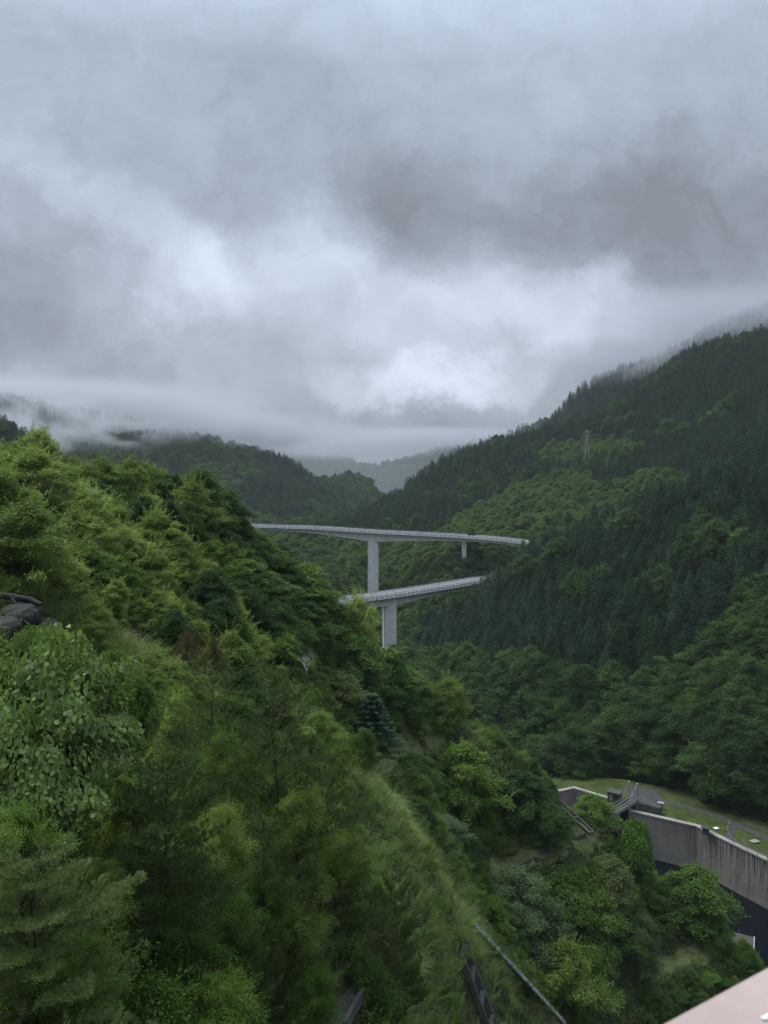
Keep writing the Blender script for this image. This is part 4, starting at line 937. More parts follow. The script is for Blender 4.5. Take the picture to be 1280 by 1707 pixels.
block('control_cabinet', 1101, 1349, .8, .7, 1.3, HD, M['coping'], 'small pale control cabinet at the right end of the gate platform', 'cabinet', roof=M['coping'])
block('valve_box', 1176, 1388, 1.1, .8, .9, math.radians(-45), M['dark_concrete'], 'small dark valve box on top of the basin wall', 'box', roof=M['dark_concrete'])
block('stone_marker', 1193, 1382.5, .45, .3, .15, .3, M['white_paint'], 'small white block lying on the lawn near the wall', 'marker', roof=M['white_paint'])
block('manhole_cover', 1257, 1404, 1.2, .7, .10, .3, M['coping'], 'pale flat cover set in the round lawn', 'cover', roof=M['coping'])
# footbridge with inclined masts
A = LP(1021, 1356, LAWN + .9); B = LP(1058, 1333, LAWN + 1.6); r_ = root('footbridge', A, 'dark steel footbridge crossing the gap between the basin walls', 'footbridge'); d = B - A
b = MB(); b.bar((0, 0, 0), d, 1.7, .35); b.build('deck', M['dark_concrete'], r_)
sd_ = Vector((d.y, -d.x, 0)).normalized()
for s in (-1, 1):
    b = MB(); o_ = sd_ * s * .9; b.bar(o_ + Vector((0, 0, .18)), d + o_ + Vector((0, 0, .18)), .14, .7)
    for k in range(12): q = d * (k / 11) + o_; b.bar(q, q + Vector((0, 0, 1.25)), .06)
    b.bar(o_ + Vector((0, 0, 1.25)), d + o_ + Vector((0, 0, 1.25)), .07); b.build('railing', M['metal'], r_)
for px, pt, pb, lean, lab in ((1048, 1303, 1333, 1.2, 'left steel mast with a slanting stay behind the footbridge'), (1061.5, 1307, 1350, 1.8, 'right steel mast standing at the end of the footbridge')):
    q = LP(px, pb, LAWN); top = -(pt - HZ) / F * q.y; h_ = top - q.z; r_ = root('mast', q, lab, 'mast'); b = MB(); b.tube([(0, 0, 0), (0, 0, h_)], [.11, .09], 8); b.build('shaft', M['metal'], r_)
    b = MB(); b.tube([(0, 0, h_ - .1), (-lean * 1.6, -.6, .2)], [.07, .07], 6); b.build('stay', M['gutter'], r_); b = MB(); b.box((0, 0, h_ + .05), (.35, .25, .16)); b.build('cap', M['post_white'], r_)
def fence(pts, lab, step=1.5, h_=1.0):
    p = [q - pts[0] for q in smooth_path(pts, 8)]; r_ = root('fence', pts[0], lab, 'fence'); b = MB()
    for z in (h_, h_ * .55):
        for i in range(len(p) - 1): b.bar(p[i] + Vector((0, 0, z)), p[i + 1] + Vector((0, 0, z)), .05)
    b.build('rail', M['metal'], r_); accd = 0
    for i in range(len(p) - 1):
        accd += (p[i + 1] - p[i]).length
        if accd > step: accd = 0; c = MB(); c.box(p[i + 1] + Vector((0, 0, h_ / 2)), (.07, .07, h_)); c.build('post', M['metal'], r_)
fence([LP(1216, 1374), LP(1212, 1388), LP(1218, 1402), LP(1240, 1417), LP(1282, 1437)], 'thin dark railing curving round the round lawn by the wall')
fence([LP(1232, 1374), LP(1262, 1384), LP(1295, 1397)], 'thin railing along the back of the round lawn', 1.5)

# block of the intake at the foot of the hillside, bottom right
q = P(1236, 1578, 121); r_ = root('concrete_pier', (q[0] - .9, q[1] + 1.2, -80), 'pale concrete block with a dark wet top at the water below the bushes', 'block', rz=math.radians(-28))
b = MB(); b.box((0, 0, 2.9), (6.2, 5.4, 5.8)); b.build('block_body', M['grey_concrete'], r_, bevel=.04)
b = MB(); b.box((0, 0, 5.87), (6.0, 5.2, .12)); b.build('top_surface', M['dark_concrete'], r_)
for s, c in (((6.4, .22, .3), (0, -2.7, 5.9)), ((.22, 5.2, .3), (3.1, 0, 5.9))): b = MB(); b.box(c, s); b.build('rim', M['coping'], r_)
b = MB(); b.box((-1.9, -1.2, 6.1), (.9, .6, .35), .3); b.box((-1.0, -.3, 6.05), (.5, .5, .25), .7); b.build('white_fitting', M['white_paint'], r_)

# ------------------------------------------------------------------ painted parapet of the dam next to the camera
e0 = Vector(P(1092, 1700, .70)); e1 = Vector(P(1280, 1592, .79)); e1.z = e0.z; d = (e1 - e0).normalized(); n_ = Vector((d.y, -d.x, 0))
r_ = root('parapet', e0, 'smooth pinkish painted parapet top close to the camera', 'parapet')
b = MB(); sect = []
R_ = .014
for k in range(7): a = math.pi / 2 * k / 6; sect.append((R_ - R_ * math.cos(a), -R_ + R_ * math.sin(a)))
sect = [(.0, -.16)] + sect + [(.44, 0), (.47, -.03), (.47, -.16)]
st, en = -d * 6, d * 8; vs = [q + n_ * a + Vector((0, 0, z)) for q in (st, en) for a, z in sect]; m = len(sect)
b.add(vs, [(k, (k + 1) % m, m + (k + 1) % m, m + k) for k in range(m)] + [tuple(range(m)), tuple(reversed(range(m, 2 * m)))]); o = b.build('coping', M['rail_paint'], r_, smooth=False)
b = MB(); b.add([q + n_ * a + Vector((0, 0, z)) for q in (st, en) for a, z in ((.05, -1.3), (.42, -1.3), (.42, -.161), (.05, -.161))], [(0, 1, 5, 4), (1, 2, 6, 5), (2, 3, 7, 6), (3, 0, 4, 7)]); b.build('parapet_wall', M['coping'], r_)
b = MB(); w0 = Vector(P(1274, 1684, .70)); w0.z = e0.z + .0016; w0 = w0 - e0
for k in range(3): b.box(w0 + Vector((.004 * k, .003 * (k % 2), 0)), (.006, .0035, .0012), .5 * k)
b.build('paint_chip', M['white_paint'], r_)
g = MB(); a0 = e0 + n_ * .48; g.add([a0 + st + Vector((0, 0, -1.3)), a0 + en + Vector((0, 0, -1.3)), a0 + en + n_ * 5 + Vector((0, 0, -1.3)), a0 + st + n_ * 5 + Vector((0, 0, -1.3))], [(0, 1, 2, 3)]); struct(g.build('pavement', M['path']))
# ------------------------------------------------------------------ planting of the near hillside
BENCH = [[(588, 1300), (640, 1252), (790, 1200), (802, 1222), (700, 1262), (640, 1302)], [(795, 1484), (830, 1436), (975, 1380), (1012, 1402), (900, 1444), (820, 1484)],
         [(905, 1318), (925, 1314), (1012, 1395), (970, 1402)], [(1045, 1640), (1060, 1590), (1188, 1540), (1202, 1590), (1110, 1630)]]
STRIP = [(520, 1290), (610, 1290), (665, 1340), (725, 1420), (795, 1530), (870, 1600), (960, 1720), (960, 1950), (600, 1950), (650, 1700), (660, 1560), (570, 1400)]
GRASSY = [(180, 1070), (260, 1060), (265, 1130), (200, 1150)]
DITCH = [(490, 1790), (520, 1700), (600, 1560), (648, 1540), (652, 1580), (590, 1720), (560, 1790)]
ROCKY = [(-80, 1000), (118, 1000), (122, 1100), (-80, 1100)]
CRIB = [(745, 1600), (790, 1600), (880, 1720), (760, 1720)]
def any_in(px, py, polys):
    m = np.zeros(np.shape(px), bool)
    for p in polys: m |= inpoly(px, py, p)
    return m
shr = []      # candidates: kind x y z rz sx sz var
def add_s(kind, x, y, z, s, h=None):
    H_ = K[kind][0]['H'] * s; q_ = [pix(x, y, z + H_ * f_) for f_ in (.15, .4, .65, .9)]
    if any(any_in(np.array(a), np.array(b_), BENCH) for a, b_ in q_): return
    shr.append((x, y, z - .12, RNG.random() * 6.28, s, (h or s) * float(RNG.uniform(.85, 1.2)), kind, int(RNG.integers(0, 99)) % len(K[kind])))
for x, y, z, px, py in scatter_pts(nearT, 1.95, 11, None, (spurT,)):
    if y > 134 or any_in(px, py, BENCH + [DITCH, ROCKY, CRIB]): continue
    if z < -77.5: continue
    r = RNG.random(); strip_ = inpoly(px, py, STRIP); grassy = inpoly(px, py, GRASSY)
    if grassy: continue
    if strip_:
        if r < .30: add_s('near_shrub', x, y, z, RNG.uniform(.4, 1.1))
        elif r < .42: add_s('yellow_shrub', x, y, z, RNG.uniform(.2, .42))
        elif r < .48: add_s('willow', x, y, z, RNG.uniform(.2, .4))
        continue
    if y < 48 and px < 640:
        if py < 1130 and r < .42: add_s('yellow_shrub', x, y, z, RNG.uniform(.45, .75))
        elif r < .40: add_s('near_shrub', x, y, z, RNG.uniform(.8, 1.7))
        elif r < .52: add_s('green_shrub', x, y, z, RNG.uniform(.35, .8))
        elif r < .60: add_s('yellow_shrub', x, y, z, RNG.uniform(.25, .5))
        elif r < .66: add_s('willow', x, y, z, RNG.uniform(.25, .5))
        continue
    if px < 420:                                 # the broad sunlit flank, darker towards its crest
        dk = np.clip((px - 200) / 220 + (880 - py) / 900, 0, 1)
        if r < .07 + .33 * dk: add_s('dark_tree', x, y, z, RNG.uniform(.42, .8) * (.75 + .35 * dk)) if RNG.random() < .45 else add_s('green_shrub', x, y, z, RNG.uniform(.8, 1.3))
        elif r < .74: add_s('yellow_shrub', x, y, z, float(np.clip(RNG.lognormal(-.28, .38), .35, 1.7)))
        elif r < .80: add_s('green_tree', x, y, z, RNG.uniform(.4, .7))
    elif px < 660:
        if py < 1150:
            if r < .40: add_s('dark_tree', x, y, z, RNG.uniform(.5, .95))
            elif r < .52: add_s('green_tree', x, y, z, RNG.uniform(.5, .9))
            elif r < .64: add_s('yellow_shrub', x, y, z, RNG.uniform(.6, 1.0))
        else:
            if r < .22: add_s('willow', x, y, z, RNG.uniform(.4, .75))
            elif r < .45: add_s('green_shrub', x, y, z, RNG.uniform(.5, .95))
            elif r < .60: add_s('yellow_shrub', x, y, z, RNG.uniform(.4, .7))
    else:
        if r < .16: add_s('vine_bush', x, y, z, RNG.uniform(.45, .85))
        elif r < .30: add_s('green_tree', x, y, z, RNG.uniform(.35, .6))
        elif r < .50: add_s('green_shrub', x, y, z, RNG.uniform(.55, 1.05))
        elif r < .60: add_s('willow', x, y, z, RNG.uniform(.35, .65))
        elif r < .68: add_s('dark_tree', x, y, z, RNG.uniform(.35, .6))
        elif r < .76: add_s('yellow_shrub', x, y, z, RNG.uniform(.4, .7))
INFO = {'yellow_shrub': ('leafy_shrub', 'yellow-green leafy shrub ', 'shrub', 'yellow-green shrubs on the near hillside'),
        'green_shrub': ('leafy_shrub', 'compact mid-green shrub ', 'shrub', 'green shrubs on the near hillside'),
        'near_shrub': ('small_shrub', 'small leafy shrub ', 'shrub', 'small shrubs close below the dam'),
        'dark_tree': ('hillside_tree', 'dark spreading tree ', 'tree', 'dark trees on the near hillside'),
        'green_tree': ('hillside_tree', 'mid-green bushy young tree ', 'tree', 'green young trees on the near hillside'),
        'grey_tree': ('hillside_tree', 'grey-green rounded tree on the near hillside', 'tree', 'grey-green trees'),
        'willow': ('willow_shrub', 'narrow-leaved upright shrub ', 'shrub', 'narrow-leaved shrubs on the near hillside'),
        'vine_bush': ('overgrown_bush', 'vine-covered low bush ', 'bush', 'overgrown bushes on the terraced spur')}
order = []
for i, rw in enumerate(shr):
    px, py = pix(*rw[:3])
    if -60 < px < 1330 and py < 1900: order.append((rw[4] * rw[5] / rw[1] ** 2 * K[rw[6]][0]['R'] * K[rw[6]][0]['H'], i))
order.sort(reverse=True); per = {}; chosen = set()
for s_, i in order:
    nm = INFO[shr[i][6]][0]
    if per.get(nm, 0) >= 285: continue
    if seen(shr[i][:3], 1.5 * shr[i][5]): per[nm] = per.get(nm, 0) + 1; chosen.add(i)
for i in sorted(chosen):
    x, y, z, rz, sx, sz, k, vi = shr[i]; nm, lab, cat, grp = INFO[k]; pq = pix(x, y, z + sz * K[k][0]['H'] * .6); lab = ('large ' if sx > .8 else 'small ' if sx < .45 and 'small' not in lab else '') + lab.strip() + ' ' + where(*pq); put(k, nm, (x, y, z), sx, sz, lab, cat, grp, var=vi, rz=rz, tilt=(RNG.normal() * .16, RNG.normal() * .16))
print('near plants', len(shr), 'objects', len(chosen), per)
left = [rw for i, rw in enumerate(shr) if i not in chosen]
srcs = sorted({(rw[6], rw[7]) for rw in left if (rw[6], rw[7], K[rw[6]][rw[7]]['parts'][0][0]) in PROTO})
if left and srcs:
    gn_scatter('shrubbery', [[*rw[:6], srcs.index((rw[6], rw[7]))] for rw in left if (rw[6], rw[7]) in srcs], [PROTO[(a, b_, K[a][b_]['parts'][0][0])] for a, b_ in srcs])

# ---- single plants that stand out
def PL(kind, name, px, py, Y, wd, label, cat='tree', **kw): return plant(kind, name, px, py, Y, wd, label, cat, T=nearT, **kw)
PL('kudzu', 'kudzu_mound', 108, 1078, 25, 235, 'big rounded mound of broad kudzu leaves at the left edge', 'vine', base_py=1235)
PL('kudzu', 'kudzu_mound', 20, 1120, 24, 190, 'lower kudzu mound spilling out of the frame beside the big one', 'vine', base_py=1260)
PL('kudzu', 'kudzu_mound', 60, 1190, 22.5, 210, 'dark lower skirt of kudzu hanging under the big mound', 'vine', base_py=1340)
for a in [('tall slender young pine with a visible stem at the centre of the pine group', 455, 1095, 33, 200), ('young pine with dark straight stem left of the tallest one', 350, 1090, 36, 160),
          ('broad dense pine low in front, left of the centre', 280, 1250, 24, 230), ('bushy pine in the bottom left corner', 60, 1405, 18, 270),
          ('small pine on the right of the pine group', 535, 1235, 38, 130), ('shaggy wide pine right below the tallest one', 440, 1350, 29, 150)]:
    PL('thin_pine' if a[2] < 1100 else 'pine', 'pine_tree', a[1], a[2], a[3], a[4], a[0], group='young pines below the dam')
for a in [('bright little pine sapling at the bottom edge', 415, 1530, 25, 95), ('small pine sapling on the grassy strip, the upper one', 660, 1445, 42, 70), ('small pine sapling on the grassy strip, the lower one', 640, 1500, 40, 75),
          ('golden-green sapling beside the bright one at the bottom', 455, 1590, 26, 80)]:
    PL('pine', 'pine_sapling', a[1], a[2], a[3], a[4], a[0], group='pine saplings')
PL('spruce', 'spruce_tree', 621, 1150, 86, 118, 'small blue-green spruce with tiered boughs above the upper terrace', base_py=1262)
# crest of the near hillside: dark trees against the valley
for px, py, Y, wd, k, lab in [(345, 782, 93, 120, 'dark_tree', 'tall dark tree with layered crown at the highest point of the crest'), (285, 788, 92, 90, 'dark_tree', 'dark domed tree left of the highest one on the crest'),
        (215, 785, 88, 90, 'green_tree', 'lighter tree on the crest near the yellow shrubs'), (385, 815, 97, 80, 'dark_tree', 'narrow dark tree on the shoulder of the crest'), (300, 860, 86, 130, 'dark_tree', 'dark broad tree under the crest'),
        (415, 880, 98, 110, 'dark_tree', 'dark tree where the crest starts to fall to the bridge'), (140, 775, 82, 90, 'green_tree', 'green tree on the crest at the upper left'), (360, 880, 88, 110, 'dark_tree', 'dark tree below the tall layered one'),
        (450, 905, 97, 110, 'dark_tree', 'dark rounded tree left of the upper bridge end'), (505, 935, 104, 120, 'green_tree', 'feathery green tree below the upper bridge'), (545, 975, 106, 110, 'dark_tree', 'leaning dark tree at the left end of the lower bridge'),
        (430, 960, 88, 140, 'dark_tree', 'dark dense tree in the shaded hollow'), (500, 1000, 94, 130, 'dark_tree', 'darkest tree over the black hollow'), (395, 930, 84, 120, 'green_tree', 'green layered tree on the flank above the hollow'),
        (575, 1040, 100, 90, 'green_tree', 'small green tree under the lower bridge end'), (598, 1022, 108, 92, 'yellow_shrub', 'pale drooping vine-covered tree in front of the lower pier'), (652, 1082, 109, 75, 'dark_tree', 'dark tree at the foot of the lower pier'),
        (600, 1060, 98, 130, 'dark_tree', 'dark green tree under the pale drooping one'), (690, 1110, 117, 110, 'green_tree', 'feathery tree on the slope above the upper terrace'), (745, 1128, 117, 75, 'yellow_shrub', 'yellow-green tree at the edge of the valley'),
        (565, 1120, 88, 110, 'green_tree', 'soft green tree left of the spruce'), (705, 1150, 117, 110, 'willow', 'drooping dark shrub right of the spruce'), (662, 1125, 109, 100, 'dark_tree', 'dark tree directly behind the spruce')]:
    PL(k, 'hillside_tree', px, py, Y, wd, lab)
for px, py, Y, wd, k, lab, bp in [(1057, 1366, 118, 62, 'vine_tree', 'bright green dome of vines beside the basin wall', 1430), (985, 1322, 122, 95, 'vine_bush', 'bright spreading bush in front of the short basin wall', None), (1150, 1432, 119, 125, 'green_tree', 'broad dark tree at the edge of the basin', None),
        (870, 1452, 98, 150, 'grey_tree', 'large grey-green rounded tree under the second terrace', None), (1065, 1515, 106, 80, 'grey_tree', 'small bluish tree beside the bare bank', None), (985, 1575, 99, 110, 'willow', 'dark willow-like bush above the lowest terrace', None),
        (1180, 1510, 116, 80, 'vine_bush', 'drooping bush at the water beside the concrete block', None), (730, 1360, 92, 110, 'grey_tree', 'soft grey-green bush in the middle of the spur', None), (865, 1280, 113, 120, 'dark_tree', 'dark rounded tree above the second terrace', None),
        (780, 1235, 108, 130, 'vine_bush', 'dense dark bush under the upper terrace', None), (690, 1250, 100, 90, 'vine_bush', 'leafy vine-clad bush right of the spruce', None), (910, 1330, 111, 90, 'dark_tree', 'dark tree at the slanting concrete kerb', None),
        (830, 1500, 94, 60, 'green_shrub', 'small pale bush in front of the grey-green tree', None), (1010, 1430, 109, 110, 'vine_bush', 'glossy bush below the crest path', None), (945, 1445, 105, 120, 'vine_bush', 'dense bush below the second terrace', None),
        (940, 1580, 92, 120, 'yellow_shrub', 'yellow-green arching shrub above the pale pipe', None), (1000, 1480, 104, 120, 'vine_bush', 'wide vine-covered bush in the middle of the lower spur', None)]:
    PL(k, 'spur_tree' if 'tree' in lab else 'spur_bush', px, py, Y, wd, lab, 'tree' if 'tree' in lab else 'bush', **({'base_py': bp} if bp else {}))
for px, py, Y, wd, k, lab in [(205, 1290, 27, 130, 'yellow_shrub', 'yellow-green shrub between the kudzu and the dense pine'), (395, 1215, 34, 120, 'green_shrub', 'leafy shrub in the gap between the two slender pines'), (495, 1300, 33, 120, 'yellow_shrub', 'pale green shrub under the small right-hand pine'), (365, 1330, 28, 120, 'yellow_shrub', 'light shrub in the middle of the pine group'),
        (160, 1430, 22, 130, 'yellow_shrub', 'light green shrub beside the corner pine'), (445, 1430, 30, 100, 'green_shrub', 'round shrub under the shaggy pine'),
        (330, 1480, 24, 150, 'green_shrub', 'leafy shrub in front of the dense low pine'), (480, 1500, 29, 110, 'yellow_shrub', 'yellow-leaved shrub left of the dead bush'), (395, 1480, 26, 110, 'near_shrub', 'fine-leaved shrub below the shaggy pine'),
        (250, 1620, 21, 170, 'near_shrub', 'shrub at the bottom edge beside the corner pine'), (350, 1610, 22, 150, 'green_shrub', 'dark green shrub at the bottom edge'), (515, 1600, 28, 110, 'near_shrub', 'light shrub at the bottom edge beside the ditch'),
        (150, 1545, 19, 150, 'green_shrub', 'leafy shrub right of the corner pine'), (560, 1380, 37, 110, 'yellow_shrub', 'pale yellow-green shrub right of the pine group'), (235, 1130, 40, 90, 'green_shrub', 'round green shrub right of the kudzu mound'),
        (290, 1155, 38, 100, 'yellow_shrub', 'yellow-green shrub in front of the reddish one'), (40, 1330, 20, 170, 'near_shrub', 'shadowed shrub under the kudzu')]:
    PL(k, 'foreground_shrub', px, py, Y, wd, lab, 'shrub')
# bare and reddish plants
def single(name, me, px, py, Y, label, cat, rz=0, s=1.0, dz=0.0):
    q_ = hit(px, py, 0, Y * .6); r_ = root(name, (q_.x, q_.y, q_.z + dz), label, cat, rz=rz); r_.scale = (s, s, s); o = bpy.data.objects.new('branches', me); COL.objects.link(o); o.parent = r_; return r_
single('dead_bush', twig_mesh('dead_bush', 5, 3.4, .75, M['dead_twig'], 5, .035, 4), 585, 1600, 38, 'bare grey dead bush beside the dark ditch', 'bush')
single('dead_bush', twig_mesh('dead_bush', 6, 2.2, .7, M['dead_twig'], 4, .03, 4), 110, 1500, 21, 'thin dry bush behind the bottom left pine', 'bush', s=.8, dz=2)
single('dead_branch', twig_mesh('dead_branch', 8, 3.0, .8, M['pale_bark'], 3, .05, 3), 512, 1200, 50, 'bleached dead branch sticking out above the pines', 'branch', s=.8, dz=4.2)
mer = crown_kind(('crown', 'trunk'), 160, 1.8, 1.3, 24, 260, .09, 'red_leaf', padr=.4, flat=.5, tr=.03); K['red'] = [mer]
PL('red', 'red_shrub', 315, 1052, 52, 50, 'small reddish-brown withered shrub in the green flank', 'shrub')
PL('red', 'red_shrub', 355, 1062, 54, 40, 'smaller brownish shrub right of the reddish one', 'shrub')

# ---- grass and undergrowth
def lone(name, me, part, px, py, Y, label, cat):
    x = (px - 640) / F * Y; r_ = root(name, (x, Y, ground(x, Y, nearT)), label, cat); o = bpy.data.objects.new(part, me); COL.objects.link(o); o.parent = r_; return o
GR = [blade_mesh('blades', 200 + i, 80, .5, .95, .036, M['grass'], 1.1) for i in range(3)]
TG = [blade_mesh('blades', 210 + i, 130, .5, 1.8, .038, M['grass'], 1.2, seg=4) for i in range(2)]
WE = [weed_mesh(220 + i, 22, .9, .085, .5, M['weed']) for i in range(3)] + [weed_mesh(230, 16, 1.2, .12, .6, M['leaf_green'])]
gsrc = [lone('grass_tuft', me, 'blades', px, 1500, Y, lab, 'grass') for me, px, Y, lab in zip(GR, (700, 742, 690), (50, 60, 58), ('tuft of short grass high on the pale strip', 'tuft of short grass near the pale pipe', 'tuft of short grass in the middle of the strip'))]
tsrc = [lone('grass_tuft', me, 'blades', px, 1100, Y, lab, 'grass') for me, px, Y, lab in zip(TG, (215, 240), (44, 47), ('tall arching grass tuft above the kudzu', 'tall grass tuft right of the kudzu top'))]
wsrc = [lone('weed_clump', me, 'leaves', px, 1500, Y, lab, 'weed') for me, px, Y, lab in zip(WE, (600, 640, 680, 560), (44, 46, 52, 42), ('leafy weed clump left of the pale strip', 'leafy weed clump on the pale strip', 'leafy weed clump beside the small saplings', 'leafy weed clump above the dead bush'))]
gp, wp = [], []
def visible_mask(a): return a
for x, y, z, px, py in scatter_pts(nearT, .75, 21, lambda gx, gy, z, px, py, r: (gy < 124) & (z > -78) & (any_in(px, py, BENCH + [STRIP, GRASSY]) | (r.random(len(gx)) < .10)), (spurT,)):
    if inpoly(px, py, DITCH) or inpoly(px, py, CRIB) or (any_in(px, py, BENCH) and RNG.random() < .55): continue
    if vnoise(np.array(x / 2.3), np.array(y / 2.3), 44) < -.12 and not any_in(px, py, BENCH): continue
    tall = inpoly(px, py, GRASSY) or RNG.random() < .10; bench = any_in(px, py, BENCH); s = RNG.uniform(.6, 1.1) * (.55 if bench else 1)
    gp.append([x, y, z, RNG.random() * 6.28, s * 1.1, s, int(RNG.integers(0, 3)) + (0 if not tall or bench else 3) if not tall or bench else 3 + int(RNG.integers(0, 2)), RNG.normal() * .3, RNG.normal() * .3])
gn_scatter('grass', gp, gsrc + tsrc)
for x, y, z, px, py in scatter_pts(nearT, .85, 22, lambda gx, gy, z, px, py, r: (gy < 128) & (z > -78.3) & ~any_in(px, py, BENCH + [DITCH]), (spurT,)):
    st = inpoly(px, py, STRIP) or inpoly(px, py, GRASSY)
    if (st and RNG.random() < .12) or (inpoly(px, py, ROCKY) and RNG.random() < .35) or (inpoly(px, py, CRIB) and RNG.random() < .7): continue
    s = RNG.uniform(.6, 1.4); wp.append([x, y, z - .05, RNG.random() * 6.28, s, s * RNG.uniform(.7, 1.3), int(RNG.integers(0, 4)), RNG.normal() * .15, RNG.normal() * .15])
gn_scatter('undergrowth', wp, wsrc)
print('grass', len(gp), 'weeds', len(wp))

# ------------------------------------------------------------------ concrete frames, kerbs, rocks, pipe and ditch
def on(px, py, Y, up=0.0): return hit(px, py, up, max(12, Y * .6))
def along(name, a, c, wd, ht, mat, label, cat, part, up=.1, n=14, straight=False):
    """a member laid over the ground between two places"""
    p = [a.lerp(c, i / n) for i in range(n + 1)]; zz = [ground(q.x, q.y, nearT) for q in p]; zz = np.convolve([zz[0]] * 2 + zz + [zz[-1]] * 2, np.ones(5) / 5, 'valid')
    if straight: off_ = max(float(z) - q.z for q, z in zip(p, zz)); zz = [q.z + off_ * .7 for q in p]
    p = [Vector((q.x, q.y, float(z) + up)) for q, z in zip(p, zz)]; r_ = root(name, p[0], label, cat); b = MB()
    o = p[0].copy(); b.sweep([q - o for q in p], [(-wd / 2, -ht), (wd / 2, -ht), (wd / 2, ht * .5), (-wd / 2, ht * .5)]); b.build(part, mat, r_, bevel=.02); return r_, [q - o for q in p]
r_, pth = along('drainage_pipe', on(783, 1548, 66), on(935, 1712, 58), 1.1, .3, M['gutter'], 'pale mossy half-pipe running down the grassy strip to the bottom edge', 'pipe', 'channel_bed', .45, straight=True)
for s in (-1, 1): b = MB(); b.sweep(pth, [(s * .6 - .05, -.2), (s * .6 + .05, -.2), (s * .6 + .05, .28), (s * .6 - .05, .28)]); b.build('channel_side', M['gutter'], r_)
r_, pth = along('drainage_ditch', on(545, 1720, 34), on(640, 1535, 45), 1.5, .2, M['dark_concrete'], 'dark wet drainage ditch going down to the bottom edge', 'ditch', 'ditch_bed', .12)
for s in (-1, 1): b = MB(); b.sweep(pth, [(s * .8 - .08, -.2), (s * .8 + .08, -.2), (s * .8 + .08, .42), (s * .8 - .08, .42)]); b.build('ditch_wall', M['dark_concrete'], r_)
def crib(name, o, ax, bx, na, nb, sp, th, label):
    """a lattice of concrete beams standing proud of the slope; ax, bx = directions on the slope"""
    r_ = root(name, o, label, 'concrete frame')
    for i in range(na + 1):
        b = MB(); b.bar(ax * sp * i, ax * sp * i + bx * sp * nb, th, th * 1.2); b.build('beam', M['dark_concrete'], r_, bevel=.03)
    for j in range(nb + 1):
        b = MB(); b.bar(bx * sp * j, bx * sp * j + ax * sp * na, th * .96, th * 1.14); b.build('beam', M['dark_concrete'], r_, bevel=.03)
def slope_axes(q, dirx):
    h0 = ground(q.x, q.y, nearT); e = 3.0; gx = (ground(q.x + e, q.y, nearT) - h0) / e; gy = (ground(q.x, q.y + e, nearT) - h0) / e
    a = Vector((dirx[0], dirx[1], gx * dirx[0] + gy * dirx[1])).normalized(); n = Vector((-gx, -gy, 1)).normalized(); return a, n.cross(a).normalized()
for px, py, Y, dx, na, nb, sp, th, up, lab in [(770, 1618, 52, (.75, -.1), 4, 1, 2.2, .42, .75, 'dark concrete lattice frame with square openings beside the pale pipe'), (232, 1722, 22, (.5, .9), 2, 2, 1.5, .28, .8, 'dark concrete frame forming a peak at the bottom left'),
        (398, 1082, 62, (.6, .75), 2, 3, 1.6, .3, .6, 'weathered concrete frame in the slope above the tallest pine'), (905, 1325, 117, (.75, -.6), 3, 1, 3.0, .35, .5, 'slanting concrete kerb frame beside the crest path')]:
    q = on(px, py, Y, up); a, b_ = slope_axes(q, dx); crib('retaining_lattice', q, a, b_, na, nb, sp, th, lab)
def terrace(pts, width):
    p = smooth_path([hit(a, b_, 0, 70 if a < 1040 else 90) for a, b_ in pts], 8); g = MB(); vs = []; m = 7
    for i, q in enumerate(p):
        d = (p[min(i + 1, len(p) - 1)] - p[max(i - 1, 0)]); d.z = 0; d.normalize(); s = Vector((d.y, -d.x, 0)); wd = width * (1 + .25 * math.sin(i * 1.3) * math.sin(i * .37))
        for k in range(m): c = q + s * wd * (k / (m - 1) - .5); vs.append((c.x, c.y, ground(c.x, c.y, nearT) + (.10 if 0 < k < m - 1 else -.1)))
    g.add(vs, [(i * m + k, i * m + k + 1, (i + 1) * m + k + 1, (i + 1) * m + k) for i in range(len(p) - 1) for k in range(m - 1)]); struct(g.build('terrace_path', M['terrace']))
terrace([(600, 1287), (648, 1258), (720, 1230), (792, 1207)], 3.2); terrace([(815, 1466), (850, 1444), (920, 1421), (990, 1394)], 3.4); terrace([(992, 1394), (950, 1360), (914, 1324)], 2.2); terrace([(1058, 1616), (1110, 1606), (1160, 1592), (1190, 1568)], 3.6)
along('retaining_kerb', on(800, 1478, 98), on(975, 1397, 112), .35, .5, M['dark_concrete'], 'low dark kerb along the inner edge of the second terrace', 'kerb', 'kerb_beam', .25)
q = on(758, 1196, 118, .3); r_ = root('concrete_block', q, 'weathered concrete block with two upright slabs at the end of the upper terrace', 'block', rz=.5)
for k in range(3): b = MB(); b.box((-1 + k * 1.0, .1 * k, .7), (.7, .8, 2.2 - .3 * k), .1 * k, .1); b.build('slab', M['dark_concrete'], r_, bevel=.06)
q = on(752, 1184, 118, 1.6); r_ = root('white_poles', q, 'two thin pale poles crossing above the concrete block', 'poles'); b = MB(); b.tube([(0, 0, .1), (-3.4, 0, 1.6)], [.07, .05], 6); b.build('pole', M['post_white'], r_)
b = MB(); b.tube([(0, 0, 0), (1.1, .2, 2.4)], [.06, .05], 6); b.build('pole', M['post_white'], r_)
